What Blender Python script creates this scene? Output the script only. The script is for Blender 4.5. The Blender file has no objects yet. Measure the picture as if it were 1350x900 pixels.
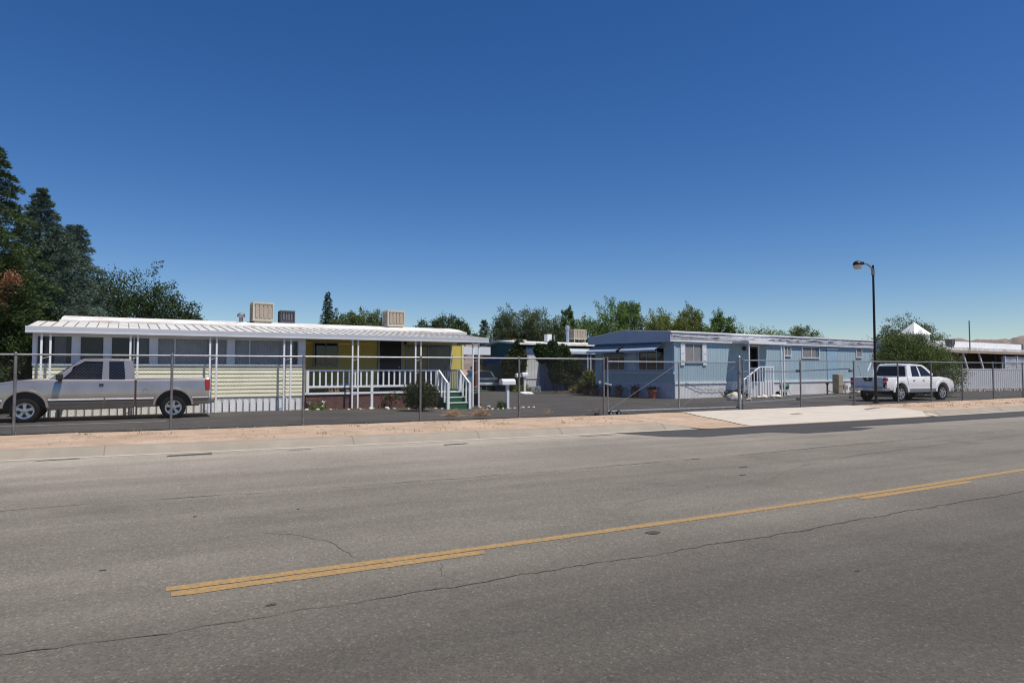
import bpy, bmesh, math, random
import numpy as np
from mathutils import Vector, Matrix
from mathutils.geometry import tessellate_polygon
R = math.radians
sin, cos, pi = math.sin, math.cos, math.pi
random.seed(7); RNG = np.random.default_rng(11)
S = bpy.context.scene; C = S.collection

# ------------------------------------------------------------------ camera
F, TH, PIT, CZ = 880., R(27.3), math.atan(37/880), 1.5
cam = bpy.data.objects.new('camera', bpy.data.cameras.new('camera')); C.objects.link(cam)
cam.data.sensor_width = 36; cam.data.lens = 36*F/1350; cam.data.clip_end = 30000; cam.data.clip_start = .05
cam.location = (0, 0, CZ); cam.rotation_euler = (R(90)+PIT, 0, -TH); S.camera = cam
def dirpx(px, py=450):
    cx, cy = (px-675)/F, (450-py)/F
    f = cos(PIT)-cy*sin(PIT); u = sin(PIT)+cy*cos(PIT)
    return Vector((f*sin(TH)+cx*cos(TH), f*cos(TH)-cx*sin(TH), u))
def at(px, depth):                      # ground point seen in the direction of an image column, at a depth
    d = dirpx(px, 487); k = depth/(d.x*sin(TH)+d.y*cos(TH)); return d.x*k, d.y*k
def hz(py, depth): return CZ+(487-py)*depth/F   # height seen at an image row, at a depth

# ------------------------------------------------------------------ materials
def nmat(name):
    m = bpy.data.materials.new(name); m.use_nodes = True
    return m, m.node_tree.nodes, m.node_tree.links, m.node_tree.nodes['Principled BSDF']
def ramp(n, stops, interp='LINEAR'):
    r = n.new('ShaderNodeValToRGB'); r.color_ramp.interpolation = interp
    while len(r.color_ramp.elements) < len(stops): r.color_ramp.elements.new(.5)
    for e, (p, c) in zip(r.color_ramp.elements, stops):
        e.position = p; e.color = (*c, 1) if hasattr(c, '__len__') else (c, c, c, 1)
    return r
def noise(n, l, scale, detail=4, rough=.6, coord='Object', vec=None):
    t = n.new('ShaderNodeTexNoise'); t.inputs['Scale'].default_value = scale
    t.inputs['Detail'].default_value = detail; t.inputs['Roughness'].default_value = rough
    if vec is None: vec = n.new('ShaderNodeTexCoord').outputs[coord]
    l.new(vec, t.inputs['Vector']); return t
def mix(n, l, a, b, fac, typ='MIX'):
    m = n.new('ShaderNodeMix'); m.data_type = 'RGBA'; m.blend_type = typ
    for i, v in ((6, a), (7, b), (0, fac)):
        if hasattr(v, 'is_linked'): l.new(v, m.inputs[i])
        elif i == 0: m.inputs[0].default_value = v
        else: m.inputs[i].default_value = (*v, 1) if hasattr(v, '__len__') else (v, v, v, 1)
    return m.outputs[2]
def bump(n, l, b, h, strength=.3, dist=.01):
    bp = n.new('ShaderNodeBump'); bp.inputs['Strength'].default_value = strength; bp.inputs['Distance'].default_value = dist
    l.new(h, bp.inputs['Height']); l.new(bp.outputs[0], b.inputs['Normal'])
MC = {}
def M(name, col=(.5, .5, .5), rough=.6, metal=0, amt=.12, ns=3., dirt=None, dirtamt=.3, dns=1.2, bmp=0, spec=.5, coat=0, stretch=None):
    """paint-like material: base colour with soft mottling, optional irregular dirt patches"""
    if name in MC: return MC[name]
    m, n, l, b = nmat(name); MC[name] = m
    vec = None
    if stretch:
        mp = n.new('ShaderNodeMapping'); mp.inputs['Scale'].default_value = stretch
        l.new(n.new('ShaderNodeTexCoord').outputs['Object'], mp.inputs['Vector']); vec = mp.outputs[0]
    t = noise(n, l, ns, 5, .65, vec=vec)
    r = ramp(n, [(.3, tuple(c*(1-amt) for c in col)), (.7, tuple(min(1, c*(1+amt)) for c in col))]); l.new(t.outputs[0], r.inputs[0])
    out = r.outputs[0]
    if dirt:
        t2 = noise(n, l, dns, 8, .75, vec=vec); r2 = ramp(n, [(.48, 0.), (.7, dirtamt)]); l.new(t2.outputs[0], r2.inputs[0])
        out = mix(n, l, out, dirt, r2.outputs[0])
    l.new(out, b.inputs['Base Color'])
    b.inputs['Roughness'].default_value = rough; b.inputs['Metallic'].default_value = metal
    b.inputs['Specular IOR Level'].default_value = spec; b.inputs['Coat Weight'].default_value = coat; b.inputs['Coat Roughness'].default_value = .08
    if bmp: bump(n, l, b, noise(n, l, ns*12, 4).outputs[0], bmp)
    return m
def glass(name, col, trans, rough=.03):
    m, n, l, b = nmat(name); MC[name] = m
    b.inputs['Base Color'].default_value = (*col, 1); b.inputs['Roughness'].default_value = rough; b.inputs['Specular IOR Level'].default_value = .6
    tr = n.new('ShaderNodeBsdfTransparent'); mx = n.new('ShaderNodeMixShader'); mx.inputs[0].default_value = trans
    l.new(b.outputs[0], mx.inputs[1]); l.new(tr.outputs[0], mx.inputs[2]); l.new(mx.outputs[0], n['Material Output'].inputs[0])
    t = noise(n, l, 1.3, 2); bump(n, l, b, t.outputs[0], .05, .02)
    return m
G_clear = glass('window_glass', (.09, .105, .13), .72)
G_dark = glass('dark_glass', (.012, .014, .018), .15)
G_car = glass('car_glass', (.014, .015, .017), .34)
def leafmat(name, c0, c1, trans=.25, rough=.55):
    m, n, l, b = nmat(name); MC[name] = m
    g = n.new('ShaderNodeNewGeometry'); r = ramp(n, [(0, c0), (.55, tuple((x+y)/2 for x, y in zip(c0, c1))), (1, c1)])
    l.new(g.outputs['Random Per Island'], r.inputs[0])
    t = noise(n, l, .9, 3); rr = ramp(n, [(.35, .75), (.65, 1.2)]); l.new(t.outputs[0], rr.inputs[0])
    out = mix(n, l, r.outputs[0], rr.outputs[0], 1., 'MULTIPLY')
    l.new(out, b.inputs['Base Color']); b.inputs['Roughness'].default_value = rough; b.inputs['Specular IOR Level'].default_value = .3
    tl = n.new('ShaderNodeBsdfTranslucent'); l.new(out, tl.inputs[0])
    mx = n.new('ShaderNodeMixShader'); mx.inputs[0].default_value = trans
    l.new(b.outputs[0], mx.inputs[1]); l.new(tl.outputs[0], mx.inputs[2]); l.new(mx.outputs[0], n['Material Output'].inputs[0])
    return m
white = M('white_paint', (.74, .75, .76), .5, amt=.04, dirt=(.5, .46, .4), dirtamt=.35)
white_clean = M('white_rail_paint', (.82, .82, .82), .45, amt=.03)
steel = M('galvanised_steel', (.34, .35, .37), .45, .75, amt=.2, ns=8)
steel_dark = M('weathered_steel', (.19, .185, .185), .55, .5, amt=.3, ns=8)
black = M('black_plastic', (.018, .018, .019), .5, amt=.2)
rubber = M('tyre_rubber', (.012, .012, .012), .9, amt=.3, ns=9, spec=.15)
chrome = M('chrome', (.62, .63, .65), .18, 1., amt=.06)
alloy = M('alloy_rim', (.55, .56, .58), .3, .85, amt=.06)
bark = M('bark', (.11, .08, .06), .9, amt=.35, ns=9, bmp=.6)
rock_m = M('rock', (.5, .42, .35), .9, amt=.3, ns=7, bmp=.8)
dark_in = M('dark_interior', (.03, .03, .032), .8, amt=.2)
curtain_m = M('curtain_cloth', (.82, .83, .85), .9, amt=.12, ns=4)
curtain_w = M('pale_blind', (.70, .68, .64), .8, amt=.08)

# ------------------------------------------------------------------ mesh builder
class MB:
    def __init__(s, M4=None): s.v = []; s.f = []; s.M = M4
    def add(s, vs, fs):
        o = len(s.v)
        s.v += [tuple(s.M @ Vector(v)) for v in vs] if s.M else [tuple(v) for v in vs]
        s.f += [tuple(i+o for i in f) for f in fs]
    def box(s, x0, x1, y0, y1, z0, z1):
        s.add([(x, y, z) for z in (z0, z1) for y in (y0, y1) for x in (x0, x1)],
              [(0, 2, 3, 1), (4, 5, 7, 6), (0, 1, 5, 4), (2, 6, 7, 3), (0, 4, 6, 2), (1, 3, 7, 5)])
        return s
    def hexa(s, b, t):                      # bottom quad, top quad
        s.add(list(b)+list(t), [(3, 2, 1, 0), (4, 5, 6, 7)]+[(i, (i+1) % 4, 4+(i+1) % 4, 4+i) for i in range(4)]); return s
    def bar(s, p, q, w, h=None, up=(0, 0, 1)):
        p, q = Vector(p), Vector(q); h = h or w; d = (q-p).normalized(); u = Vector(up)
        if abs(d.dot(u)) > .98: u = Vector((0, 1, 0))
        a = d.cross(u).normalized()*w/2; c = a.cross(d).normalized()*h/2
        s.hexa([p-a-c, p+a-c, p+a+c, p-a+c], [q-a-c, q+a-c, q+a+c, q-a+c]); return s
    def tube(s, pts, r, n=8, r1=None):
        pts = [Vector(p) for p in pts]; k = len(pts); vs = []; fs = []
        for i, p in enumerate(pts):
            d = (pts[min(i+1, k-1)]-pts[max(i-1, 0)]).normalized()
            u = Vector((0, 0, 1)) if abs(d.z) < .9 else Vector((1, 0, 0))
            a = d.cross(u).normalized(); b = a.cross(d); rr = r if r1 is None else r+(r1-r)*i/(k-1)
            vs += [p+(a*cos(2*pi*j/n)+b*sin(2*pi*j/n))*rr for j in range(n)]
        for i in range(k-1):
            for j in range(n): fs.append((i*n+j, i*n+(j+1) % n, (i+1)*n+(j+1) % n, (i+1)*n+j))
        fs += [tuple(range(n))[::-1], tuple((k-1)*n+j for j in range(n))]
        s.add(vs, fs); return s
    def lathe(s, prof, c, axis='z', n=32, close=False, caps=True):     # prof: (radius, height)
        vs = []; fs = []; k = len(prof); c = Vector(c)
        for r, h in prof:
            for j in range(n):
                a, b = r*cos(2*pi*j/n), r*sin(2*pi*j/n)
                vs.append(c+Vector({'z': (a, b, h), 'y': (a, h, b), 'x': (h, a, b)}[axis]))
        for i in range(k-1+(1 if close else 0)):
            for j in range(n):
                i2 = (i+1) % k; fs.append((i*n+j, i*n+(j+1) % n, i2*n+(j+1) % n, i2*n+j))
        if not close and caps: fs += [tuple(range(n))[::-1], tuple((k-1)*n+j for j in range(n))]
        s.add(vs, fs); return s
    def panel(s, outer, holes, fn):         # fn(u, v, layer) -> point, layer 0 outer face, 1 inner face
        loops = [outer]+list(holes); pts = [p for lp in loops for p in lp]; k = len(pts)
        tris = tessellate_polygon([[Vector((*p, 0)) for p in lp] for lp in loops])
        vs = [fn(u, v, 0) for u, v in pts]+[fn(u, v, 1) for u, v in pts]
        fs = [tuple(t) for t in tris]+[tuple(i+k for i in reversed(t)) for t in tris]
        o = 0
        for lp in loops:
            m = len(lp)
            for i in range(m): a, b = o+i, o+(i+1) % m; fs.append((a, b, b+k, a+k))
            o += m
        s.add(vs, fs); return s
    def build(s, name, mat, parent=None, origin=None, smooth=0, bevel=0):
        if origin: s.v = [(x-origin[0], y-origin[1], z-origin[2]) for x, y, z in s.v]
        me = bpy.data.meshes.new(name); me.from_pydata(s.v, [], s.f)
        bm = bmesh.new(); bm.from_mesh(me); bmesh.ops.recalc_face_normals(bm, faces=bm.faces)
        shade(bm, smooth); bm.to_mesh(me); bm.free()
        return link(name, me, mat, parent, origin, bevel)
def shade(bm, ang):
    if not ang: return
    for f in bm.faces: f.smooth = True
    for e in bm.edges: e.smooth = not (len(e.link_faces) != 2 or e.calc_face_angle(0) > R(ang))
def link(name, me, mat, parent=None, origin=None, bevel=0):
    me.materials.append(mat); o = bpy.data.objects.new(name, me); C.objects.link(o)
    if parent: o.parent = parent
    if origin: o.location = origin
    if bevel:
        b = o.modifiers.new('bevel', 'BEVEL'); b.width = bevel; b.segments = 2; b.limit_method = 'ANGLE'; b.angle_limit = R(40)
    return o
def tag(o, label, cat, group=None, kind=None):
    if label: o['label'] = label
    if cat: o['category'] = cat
    if group: o['group'] = group
    if kind: o['kind'] = kind
    return o
def thing(name, label, cat, loc, rz=0, group=None):
    o = bpy.data.objects.new(name, None); C.objects.link(o); o.location = loc; o.rotation_euler = (0, 0, R(rz)); o.empty_display_size = .2
    return tag(o, label, cat, group)
def struct(o): o['kind'] = 'structure'; return o
def copy_tree(o, parent=None):
    c = o.copy(); C.objects.link(c)
    if parent: c.parent = parent
    for ch in list(o.children): copy_tree(ch, c)
    return c
def bx(name, mat, parent, *a, bevel=0): return MB().box(*a).build(name, mat, parent, bevel=bevel)

# ------------------------------------------------------------------ world, sun
sun_to = Vector((.21, -.40, 1)).normalized()
W = bpy.data.worlds.new('World'); S.world = W; W.use_nodes = True
wn, wl = W.node_tree.nodes, W.node_tree.links
sky = wn.new('ShaderNodeTexSky'); sky.sky_type = 'NISHITA'; sky.sun_disc = False
sky.sun_elevation = math.asin(sun_to.z); sky.sun_rotation = math.atan2(sun_to.x, sun_to.y)
sky.altitude = 800; sky.air_density = 1.0; sky.dust_density = .15; sky.ozone_density = 4.0
hs = wn.new('ShaderNodeHueSaturation'); hs.inputs['Hue'].default_value = .51; hs.inputs['Saturation'].default_value = 1.28; wl.new(sky.outputs[0], hs.inputs['Color']); wl.new(hs.outputs[0], wn['Background'].inputs[0]); wn['Background'].inputs[1].default_value = .097
sl = bpy.data.lights.new('sun', 'SUN'); sl.energy = 4.9; sl.angle = R(.53); sl.color = (1, .945, .855)
so = bpy.data.objects.new('sun', sl); C.objects.link(so); so.rotation_euler = sun_to.to_track_quat('Z', 'Y').to_euler(); so.location = (0, 0, 50)
S.view_settings.view_transform = 'Standard'; S.view_settings.look = 'None'; S.view_settings.exposure = 0; S.view_settings.gamma = 1
S.cycles.filter_width = 1.15; S.cycles.max_bounces = 8; S.cycles.transparent_max_bounces = 12

# ------------------------------------------------------------------ ground, road, kerb
def quadc(x, x0, k, lim=22):
    d = abs(x-x0); return k*d*d if d < lim else k*lim*lim+2*k*lim*(d-lim)*.3
def ky(x): return 12.85+quadc(x, 17, .002)          # gutter lip
def fy(x): return 17.08+quadc(x, 15, .0018)         # fence line
def cl(x): return 5.13+quadc(x, 2.5, .0033, 14)     # yellow centre line
def gz(x, y):                                       # height of the paved yard
    v = y-fy(x); t = max(0, min(1, 1-v/2.6))
    return .085*t*t*(3-2*t)-.13*math.exp(-((x-11)/3.6)**2-((y-24.6)/2.6)**2)
def strip(xs, rows, name, mat, origin=None):        # sheet from rows of functions x -> (y, z)
    v = []; f = []
    for x in xs:
        for r in rows: y, z = r(x); v.append((x, y, z))
    k = len(rows)
    for i in range(len(xs)-1):
        for j in range(k-1): f.append((i*k+j, (i+1)*k+j, (i+1)*k+j+1, i*k+j+1))
    m = MB(); m.v = v; m.f = f
    return struct(m.build(name, mat, smooth=40))
def asphalt_mat(name, lo, hi, bands=None, speck=.22, vs=75, bm_=.35, stain=.0):
    m, n, l, b = nmat(name); co = n.new('ShaderNodeTexCoord').outputs['Object']
    t = noise(n, l, .33, 6, .7, vec=co); r = ramp(n, [(.35, lo), (.68, hi)]); l.new(t.outputs[0], r.inputs[0]); out = r.outputs[0]
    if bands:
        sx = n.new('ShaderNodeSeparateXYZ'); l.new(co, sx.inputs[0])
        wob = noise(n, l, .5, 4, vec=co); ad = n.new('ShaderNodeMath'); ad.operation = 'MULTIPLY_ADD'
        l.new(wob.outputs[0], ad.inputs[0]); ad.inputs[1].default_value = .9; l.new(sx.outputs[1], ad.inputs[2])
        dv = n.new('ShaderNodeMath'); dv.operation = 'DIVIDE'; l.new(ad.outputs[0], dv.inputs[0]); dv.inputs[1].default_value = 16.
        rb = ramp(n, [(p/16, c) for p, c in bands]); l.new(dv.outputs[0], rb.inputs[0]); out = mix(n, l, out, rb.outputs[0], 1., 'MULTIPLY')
    v = n.new('ShaderNodeTexVoronoi'); v.inputs['Scale'].default_value = vs; l.new(co, v.inputs['Vector'])
    sp = ramp(n, [(0, 1-speck*1.3), (.45, .95), (.8, 1+speck*.4), (.97, 1+speck*3)])
    l.new(v.outputs['Color'], sp.inputs[0]); out = mix(n, l, out, sp.outputs[0], 1., 'MULTIPLY')
    t3 = noise(n, l, 22, 6, .75, vec=co); r3 = ramp(n, [(.32, .82), (.68, 1.14)]); l.new(t3.outputs[0], r3.inputs[0]); out = mix(n, l, out, r3.outputs[0], .9, 'MULTIPLY')
    mp = n.new('ShaderNodeMapping'); mp.inputs['Scale'].default_value = (.06, 1, 1); l.new(co, mp.inputs[0]); t5 = noise(n, l, 1.6, 6, .62, vec=mp.outputs[0])
    r5 = ramp(n, [(.34, .86), (.66, 1.12)]); l.new(t5.outputs[0], r5.inputs[0]); out = mix(n, l, out, r5.outputs[0], 1., 'MULTIPLY')
    t6 = noise(n, l, .8, 5, .6, vec=co); r6 = ramp(n, [(.56, 1.), (.74, .80)]); l.new(t6.outputs[0], r6.inputs[0]); out = mix(n, l, out, r6.outputs[0], 1., 'MULTIPLY')
    if stain:
        t4 = noise(n, l, 1.7, 6, .7, vec=co); r4 = ramp(n, [(.58, 0.), (.72, stain)]); l.new(t4.outputs[0], r4.inputs[0]); out = mix(n, l, out, (.02, .02, .021), r4.outputs[0])
    l.new(out, b.inputs['Base Color']); b.inputs['Roughness'].default_value = .88; b.inputs['Specular IOR Level'].default_value = .3
    bump(n, l, b, v.outputs['Distance'], bm_, .006)
    return m
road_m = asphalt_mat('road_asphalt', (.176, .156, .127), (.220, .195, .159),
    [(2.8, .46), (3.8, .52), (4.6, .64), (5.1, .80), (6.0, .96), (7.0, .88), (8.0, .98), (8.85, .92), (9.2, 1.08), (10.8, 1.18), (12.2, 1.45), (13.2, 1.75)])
yard_m = asphalt_mat('yard_asphalt', (.062, .057, .051), (.10, .091, .081), speck=.2, vs=60, stain=.35)
patch_m = asphalt_mat('patch_asphalt', (.060, .057, .054), (.074, .070, .066), speck=.12, vs=90)
def dirt_mat(name, c0, c1, pebble=.4, dark=.0):
    m, n, l, b = nmat(name); co = n.new('ShaderNodeTexCoord').outputs['Object']
    t = noise(n, l, 1.1, 8, .7, vec=co); r = ramp(n, [(.32, c0), (.68, c1)]); l.new(t.outputs[0], r.inputs[0]); out = r.outputs[0]
    t2 = noise(n, l, 30, 5, .8, vec=co); r2 = ramp(n, [(.3, .7), (.7, 1.22)]); l.new(t2.outputs[0], r2.inputs[0]); out = mix(n, l, out, r2.outputs[0], .8, 'MULTIPLY')
    v = n.new('ShaderNodeTexVoronoi'); v.inputs['Scale'].default_value = 14; l.new(co, v.inputs['Vector'])
    r3 = ramp(n, [(.05, 1.), (.12, 0.)]); l.new(v.outputs['Distance'], r3.inputs[0])
    out = mix(n, l, out, (.16, .12, .09), r3.outputs[0]) if pebble else out
    l.new(out, b.inputs['Base Color']); b.inputs['Roughness'].default_value = .95; b.inputs['Specular IOR Level'].default_value = .1
    bump(n, l, b, t2.outputs[0], .7, .03); return m
dirt_m = dirt_mat('sandy_dirt', (.37, .265, .185), (.575, .435, .32))
desert_m = dirt_mat('desert_ground', (.36, .26, .18), (.46, .34, .25), 0)
conc_m = M('concrete', (.29, .25, .195), .85, amt=.13, ns=1.5, dirt=(.24, .21, .18), dirtamt=.45, dns=2.5, bmp=.15)
conc_l = M('pale_concrete', (.535, .475, .39), .85, amt=.08, ns=1.2, dirt=(.34, .29, .24), dirtamt=.35, dns=1.6, bmp=.15)
lip_m = M('gutter_concrete', (.46, .41, .34), .85, amt=.1, ns=2)
def frange(a, b, s): return [a+i*s for i in range(int(round((b-a)/s))+1)]
XS = [-260, -160, -100, -60, -40]+frange(-30, 60, 1.0)+[70, 85, 100, 130, 180, 260, 400]
m = MB(); m.add([(-9000, -9000, -.35), (9000, -9000, -.35), (9000, 9000, -.35), (-9000, 9000, -.35)], [(0, 1, 2, 3)]); struct(m.build('ground', desert_m))
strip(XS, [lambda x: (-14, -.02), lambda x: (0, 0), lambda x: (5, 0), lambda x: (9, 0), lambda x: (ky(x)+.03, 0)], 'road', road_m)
strip(XS, [lambda x: (ky(x), .004), lambda x: (ky(x)+.11, .008)], 'gutter', lip_m)
AX0, AX1 = 12.1, 22.2                          # kerb runs up to the driveway apron, then on behind it
def kerbh(x): return .125*max(0, min(1, (AX0-x)/1.0 if x < 16 else (x-21.5)/.7))
KX = [x for x in XS if x < 11]+frange(11.0, 12.2, .2)
KX2 = frange(21.4, 22.4, .2)+[x for x in XS if x > 22.5]
for kx in (KX, KX2):
    strip(kx, [lambda x: (ky(x)+.105, .006), lambda x: (ky(x)+.16, .012), lambda x: (ky(x)+.23, .02+kerbh(x)*.55), lambda x: (ky(x)+.29, .015+kerbh(x)*.93),
               lambda x: (ky(x)+.34, .02+kerbh(x)), lambda x: (ky(x)+.50, .02+kerbh(x))], 'kerb', conc_m)
# kerb joints
def joint(x):
    mm = MB(); ys = [(.12, .011), (.16, .016), (.23, .025+kerbh(x)*.55), (.29, .021+kerbh(x)*.93), (.34, .025+kerbh(x)), (.49, .025+kerbh(x))]
    for (a, za), (b, zb) in zip(ys, ys[1:]):
        mm.add([(x-.008, ky(x)+a, za), (x+.008, ky(x)+a, za), (x+.008, ky(x)+b, zb), (x-.008, ky(x)+b, zb)], [(0, 1, 2, 3)])
    struct(mm.build('kerb_joint', M('joint_gap', (.20, .175, .14), .95)))
for x in (-8, -.95, 3.35, 6.05, 8.1, 11.05, 22.45, 26.5, 30.5, 35): joint(x)
# dirt verge with a soft uneven surface
def vz(x, u):
    t = max(0, min(1, (x-10.9)/1.3)) if x < 16 else max(0, min(1, (22.5-x)/1.2)); t = t*t*(3-2*t)
    e = .148*(1-t)+.03*t
    return e*(1-u)+.1*u+(.018*sin(x*1.7+u*5)+.012*sin(x*4.1+2))*sin(u*pi)*(1-t*.6)
VX = [x for x in XS if x < 9]+frange(9, 26, .25)+[x for x in XS if x > 26]
def vy(x, u): return ky(x)+.48+(fy(x)+.12-ky(x)-.48)*u
strip(VX, [(lambda x, u=u: (vy(x, u)-(.58 if u == 0 and 11.9 < x < 21.8 else 0), vz(x, u)-(.02 if u == 0 else 0))) for u in (0, .06, .15, .25, .35, .45, .55, .65, .75, .85, 1)], 'verge', dirt_m)
# driveway apron: pale concrete sheet lying on the verge, splayed sides
AU = [-.36, -.2, 0, .06, .15, .25, .35, .45, .55, .65, .75, .85, .95]
def al_(u): return 13.75+1.35*max(0, u)+.15*sin(u*9)*.3
def ar_(u): return 21.9+1.6*min(1, max(0, u)*1.3+.1)
av = []; af = []
for i in range(25):
    for u in AU:
        x = al_(u)+(ar_(u)-al_(u))*i/24; z = vz(x, max(0, u)); z = z*max(0, 1+u*2.4) if u < 0 else z
        av.append((x, vy(x, u) if u >= 0 else ky(x)+.48+u*1.5, max(.014, z+.016)))
k_ = len(AU); mm = MB(); mm.v = av; mm.f = [(i*k_+j, (i+1)*k_+j, (i+1)*k_+j+1, i*k_+j+1) for i in range(24) for j in range(k_-1)]
struct(mm.build('driveway_apron', conc_l, smooth=50))
# dark hatch plate marks in the apron
for x, y, w, h in ((17.9, 14.9, .3, .10), (22.1, 15.2, .45, .16)):
    mm = MB(); qz = lambda a, b: vz(a, (b-ky(a)-.48)/(fy(a)+.12-ky(a)-.48))+.024
    mm.add([(a, b, qz(a, b)) for a, b in ((x-w, y-h), (x+w, y-h*.6), (x+w*.8, y+h), (x-w*.7, y+h*.3))], [(0, 1, 2, 3)]); struct(mm.build('stain', M('apron_stain', (.2, .185, .16), .9)))
# paved yard
gx = [-200, -100, -50, -30, -20]+frange(-12, 44, 1.)+[50, 60, 80, 110, 150, 250]
gv = [-.05, .3, .8, 1.4, 2, 2.6, 3.4, 4.4, 5.2, 6, 6.8, 7.6, 8.4, 9.4, 10.5, 12, 15, 20, 28, 40, 60]
strip(gx, [(lambda x, v=v: (fy(x)+v+(.06*sin(x*2.3)+.05*sin(x*5.1) if v < 0 else 0), gz(x, fy(x)+v)+(.006 if v >= 0 else .03))) for v in gv], 'yard_pavement', yard_m)
# worn pale strip beside the silver truck
strip(frange(-12, -.2, 1), [lambda x: (21.75, gz(x, 21.75)+.012), lambda x: (21.86, gz(x, 21.86)+.012)], 'edge_strip', M('pale_strip', (.36, .33, .29), .9, amt=.3, ns=4))
# asphalt patch in the road along the gutter
pp = [(9.4, ky(9.4)-.03), (9.9, 11.75), (10.6, 11.3), (12.2, 11.38), (12.8, 11.42), (13.4, 10.85), (15.3, 10.8), (16.2, 11.05), (15.75, 11.5), (18.5, 11.45), (24, 11.5), (40, 11.6), (80, 12.6), (80, ky(80)-.03), (40, ky(40)-.03), (30, ky(30)-.03), (24, ky(24)-.03), (19, ky(19)-.03), (14, ky(14)-.03)]
mm = MB(); t_ = tessellate_polygon([[Vector((x, y, 0)) for x, y in pp]]); mm.add([(x, y, .004) for x, y in pp], t_); struct(mm.build('asphalt_patch', patch_m))
for (x0, x1, y0, y1) in ((.0, .75, 13.02, 13.22), (-1.9, -1.3, 13.35, 13.44), (2.0, 2.45, 12.95, 13.02), (4.9, 5.5, 12.45, 12.6), (8.2, 9.3, 12.62, 12.72)):
    mm = MB(); mm.add([(x0, y0, .0045), (x1*.98, y0+.02, .0045), (x1, y1, .0045), (x0+.06, y1-.03, .0045)], [(0, 1, 2, 3)]); struct(mm.build('asphalt_patch', patch_m))
# yellow lines, worn: two rows
def worn_yellow():
    m, n, l, b = nmat('worn_yellow_paint'); co = n.new('ShaderNodeTexCoord').outputs['Object']
    t = noise(n, l, 26, 7, .8, vec=co); r = ramp(n, [(.40, (.19, .16, .12)), (.50, (.33, .205, .075)), (.60, (.40, .245, .08)), (.74, (.47, .295, .10))]); l.new(t.outputs[0], r.inputs[0])
    l.new(r.outputs[0], b.inputs['Base Color']); b.inputs['Roughness'].default_value = .85; return m
yel = worn_yellow()
def yline(x0, x1, off, w, name='road_marking'):
    xs = frange(x0, x1, (x1-x0)/max(6, int((x1-x0)/.12))); rs = random.Random(x0*7+off)
    e0 = [rs.uniform(-.006, .006) for _ in xs]; e1 = [rs.uniform(-.006, .006) for _ in xs]; v = []; f = []
    for i, x in enumerate(xs):
        tp = 1 if 0 < i < len(xs)-1 else .8; c = cl(x)+off; v += [(x, c-w/2*tp+e0[i],   .0035), (x, c+w/2*tp+e1[i], .0035)]
        if i: f.append((2*i-2, 2*i, 2*i+1, 2*i-1))
    q = MB(); q.v = v; q.f = f; struct(q.build(name, yel))
yline(.02, 60, .045, .105); yline(.05, 2.35, -.082, .115); yline(7.2, 9.6, -.095, .11); yline(15.5, 18, -.1, .11); yline(24, 27, -.1, .11)
# cracks
crack_m = M('crack', (.065, .055, .046), .95, amt=.4, ns=20); crack_f = M('faint_crack', (.11, .098, .084), .95, amt=.3, ns=20)
def crack(pts, w, seed, jit=.035, step=.06, mat=None):
    rs = random.Random(seed); v = []; f = []; i = 0; d = 0.; wv = 1.
    for (a, b) in zip(pts, pts[1:]):
        L = math.dist(a, b); k = max(1, int(L/step)); nx, ny = -(b[1]-a[1])/L, (b[0]-a[0])/L
        for q in range(k):
            t = q/k; d = d*.86+rs.uniform(-jit, jit)*.6; wv = max(.2, min(1.7, wv+rs.uniform(-.3, .3))); ww = w*wv*rs.uniform(.75, 1.2)
            x, y = a[0]+(b[0]-a[0])*t+nx*d, a[1]+(b[1]-a[1])*t+ny*d
            v += [(x-nx*ww/2, y-ny*ww/2, .004), (x+nx*ww/2, y+ny*ww/2, .004)]
            if i: f.append((2*i-2, 2*i, 2*i+1, 2*i-1))
            i += 1
    m = MB(); m.v = v; m.f = f; struct(m.build('road_crack', mat or crack_m))
crack([(-3, 4.5), (-.68, 4.40), (1, 4.34), (3.8, 4.34), (9.4, 4.47), (16, 4.7), (30, 5.1)], .009, 1, .03)
crack([(-6, 9.1), (-1.3, 8.87), (2, 8.6), (7.6, 8.58), (13.4, 8.87), (22, 9.2), (40, 9.8)], .018, 2, mat=crack_f)
crack([(1.35, 5.35), (1.25, 6.0), (1.05, 6.4), (.75, 6.7)], .004, 3, mat=crack_f); crack([(7.4, 6.6), (9, 7.3), (11, 7.7), (15, 8.1), (22, 8.6)], .010, 4, mat=crack_f)
crack([(1.9, 4.9), (1.8, 4.6), (1.95, 4.36)],   .003, 5, mat=crack_f); crack([(4.6, 6.1), (6.2, 6.5), (7.4, 6.6)], .006, 6, mat=crack_f)
def ycrack(pts, w, seed):
    rs = random.Random(seed); v = []; f = []; i = 0; d = 0.
    for (a, b) in zip(pts, pts[1:]):
        L = math.dist(a, b); k = max(1, int(L/.2)); nx, ny = -(b[1]-a[1])/L, (b[0]-a[0])/L
        for q in range(k):
            t = q/k; d = d*.85+rs.uniform(-.06, .06); x, y = a[0]+(b[0]-a[0])*t+nx*d, a[1]+(b[1]-a[1])*t+ny*d; ww = w*rs.uniform(.3, 1.4); z = gz(x, y)+.016
            v += [(x-nx*ww/2, y-ny*ww/2, z), (x+nx*ww/2, y+ny*ww/2, z)]
            if i: f.append((2*i-2, 2*i, 2*i+1, 2*i-1))
            i += 1
    m = MB(); m.v = v; m.f = f; struct(m.build('yard_crack', M('pale_crack', (.17, .15, .125), .95, amt=.4, ns=6)))
ycrack([(3, 20.6), (6, 20.2), (9, 20.9), (13, 20.5), (18, 21.5)], .05, 1); ycrack([(13, 26), (16, 25.2), (20, 25.6)], .05, 2); ycrack([(17, 19.4), (19.5, 23), (22.5, 25)], .04, 3); ycrack([(-1, 20.2), (3, 21.8), (7.5, 22.4)], .04, 4); ycrack([(14, 31), (19, 34)], .07, 5)
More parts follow.
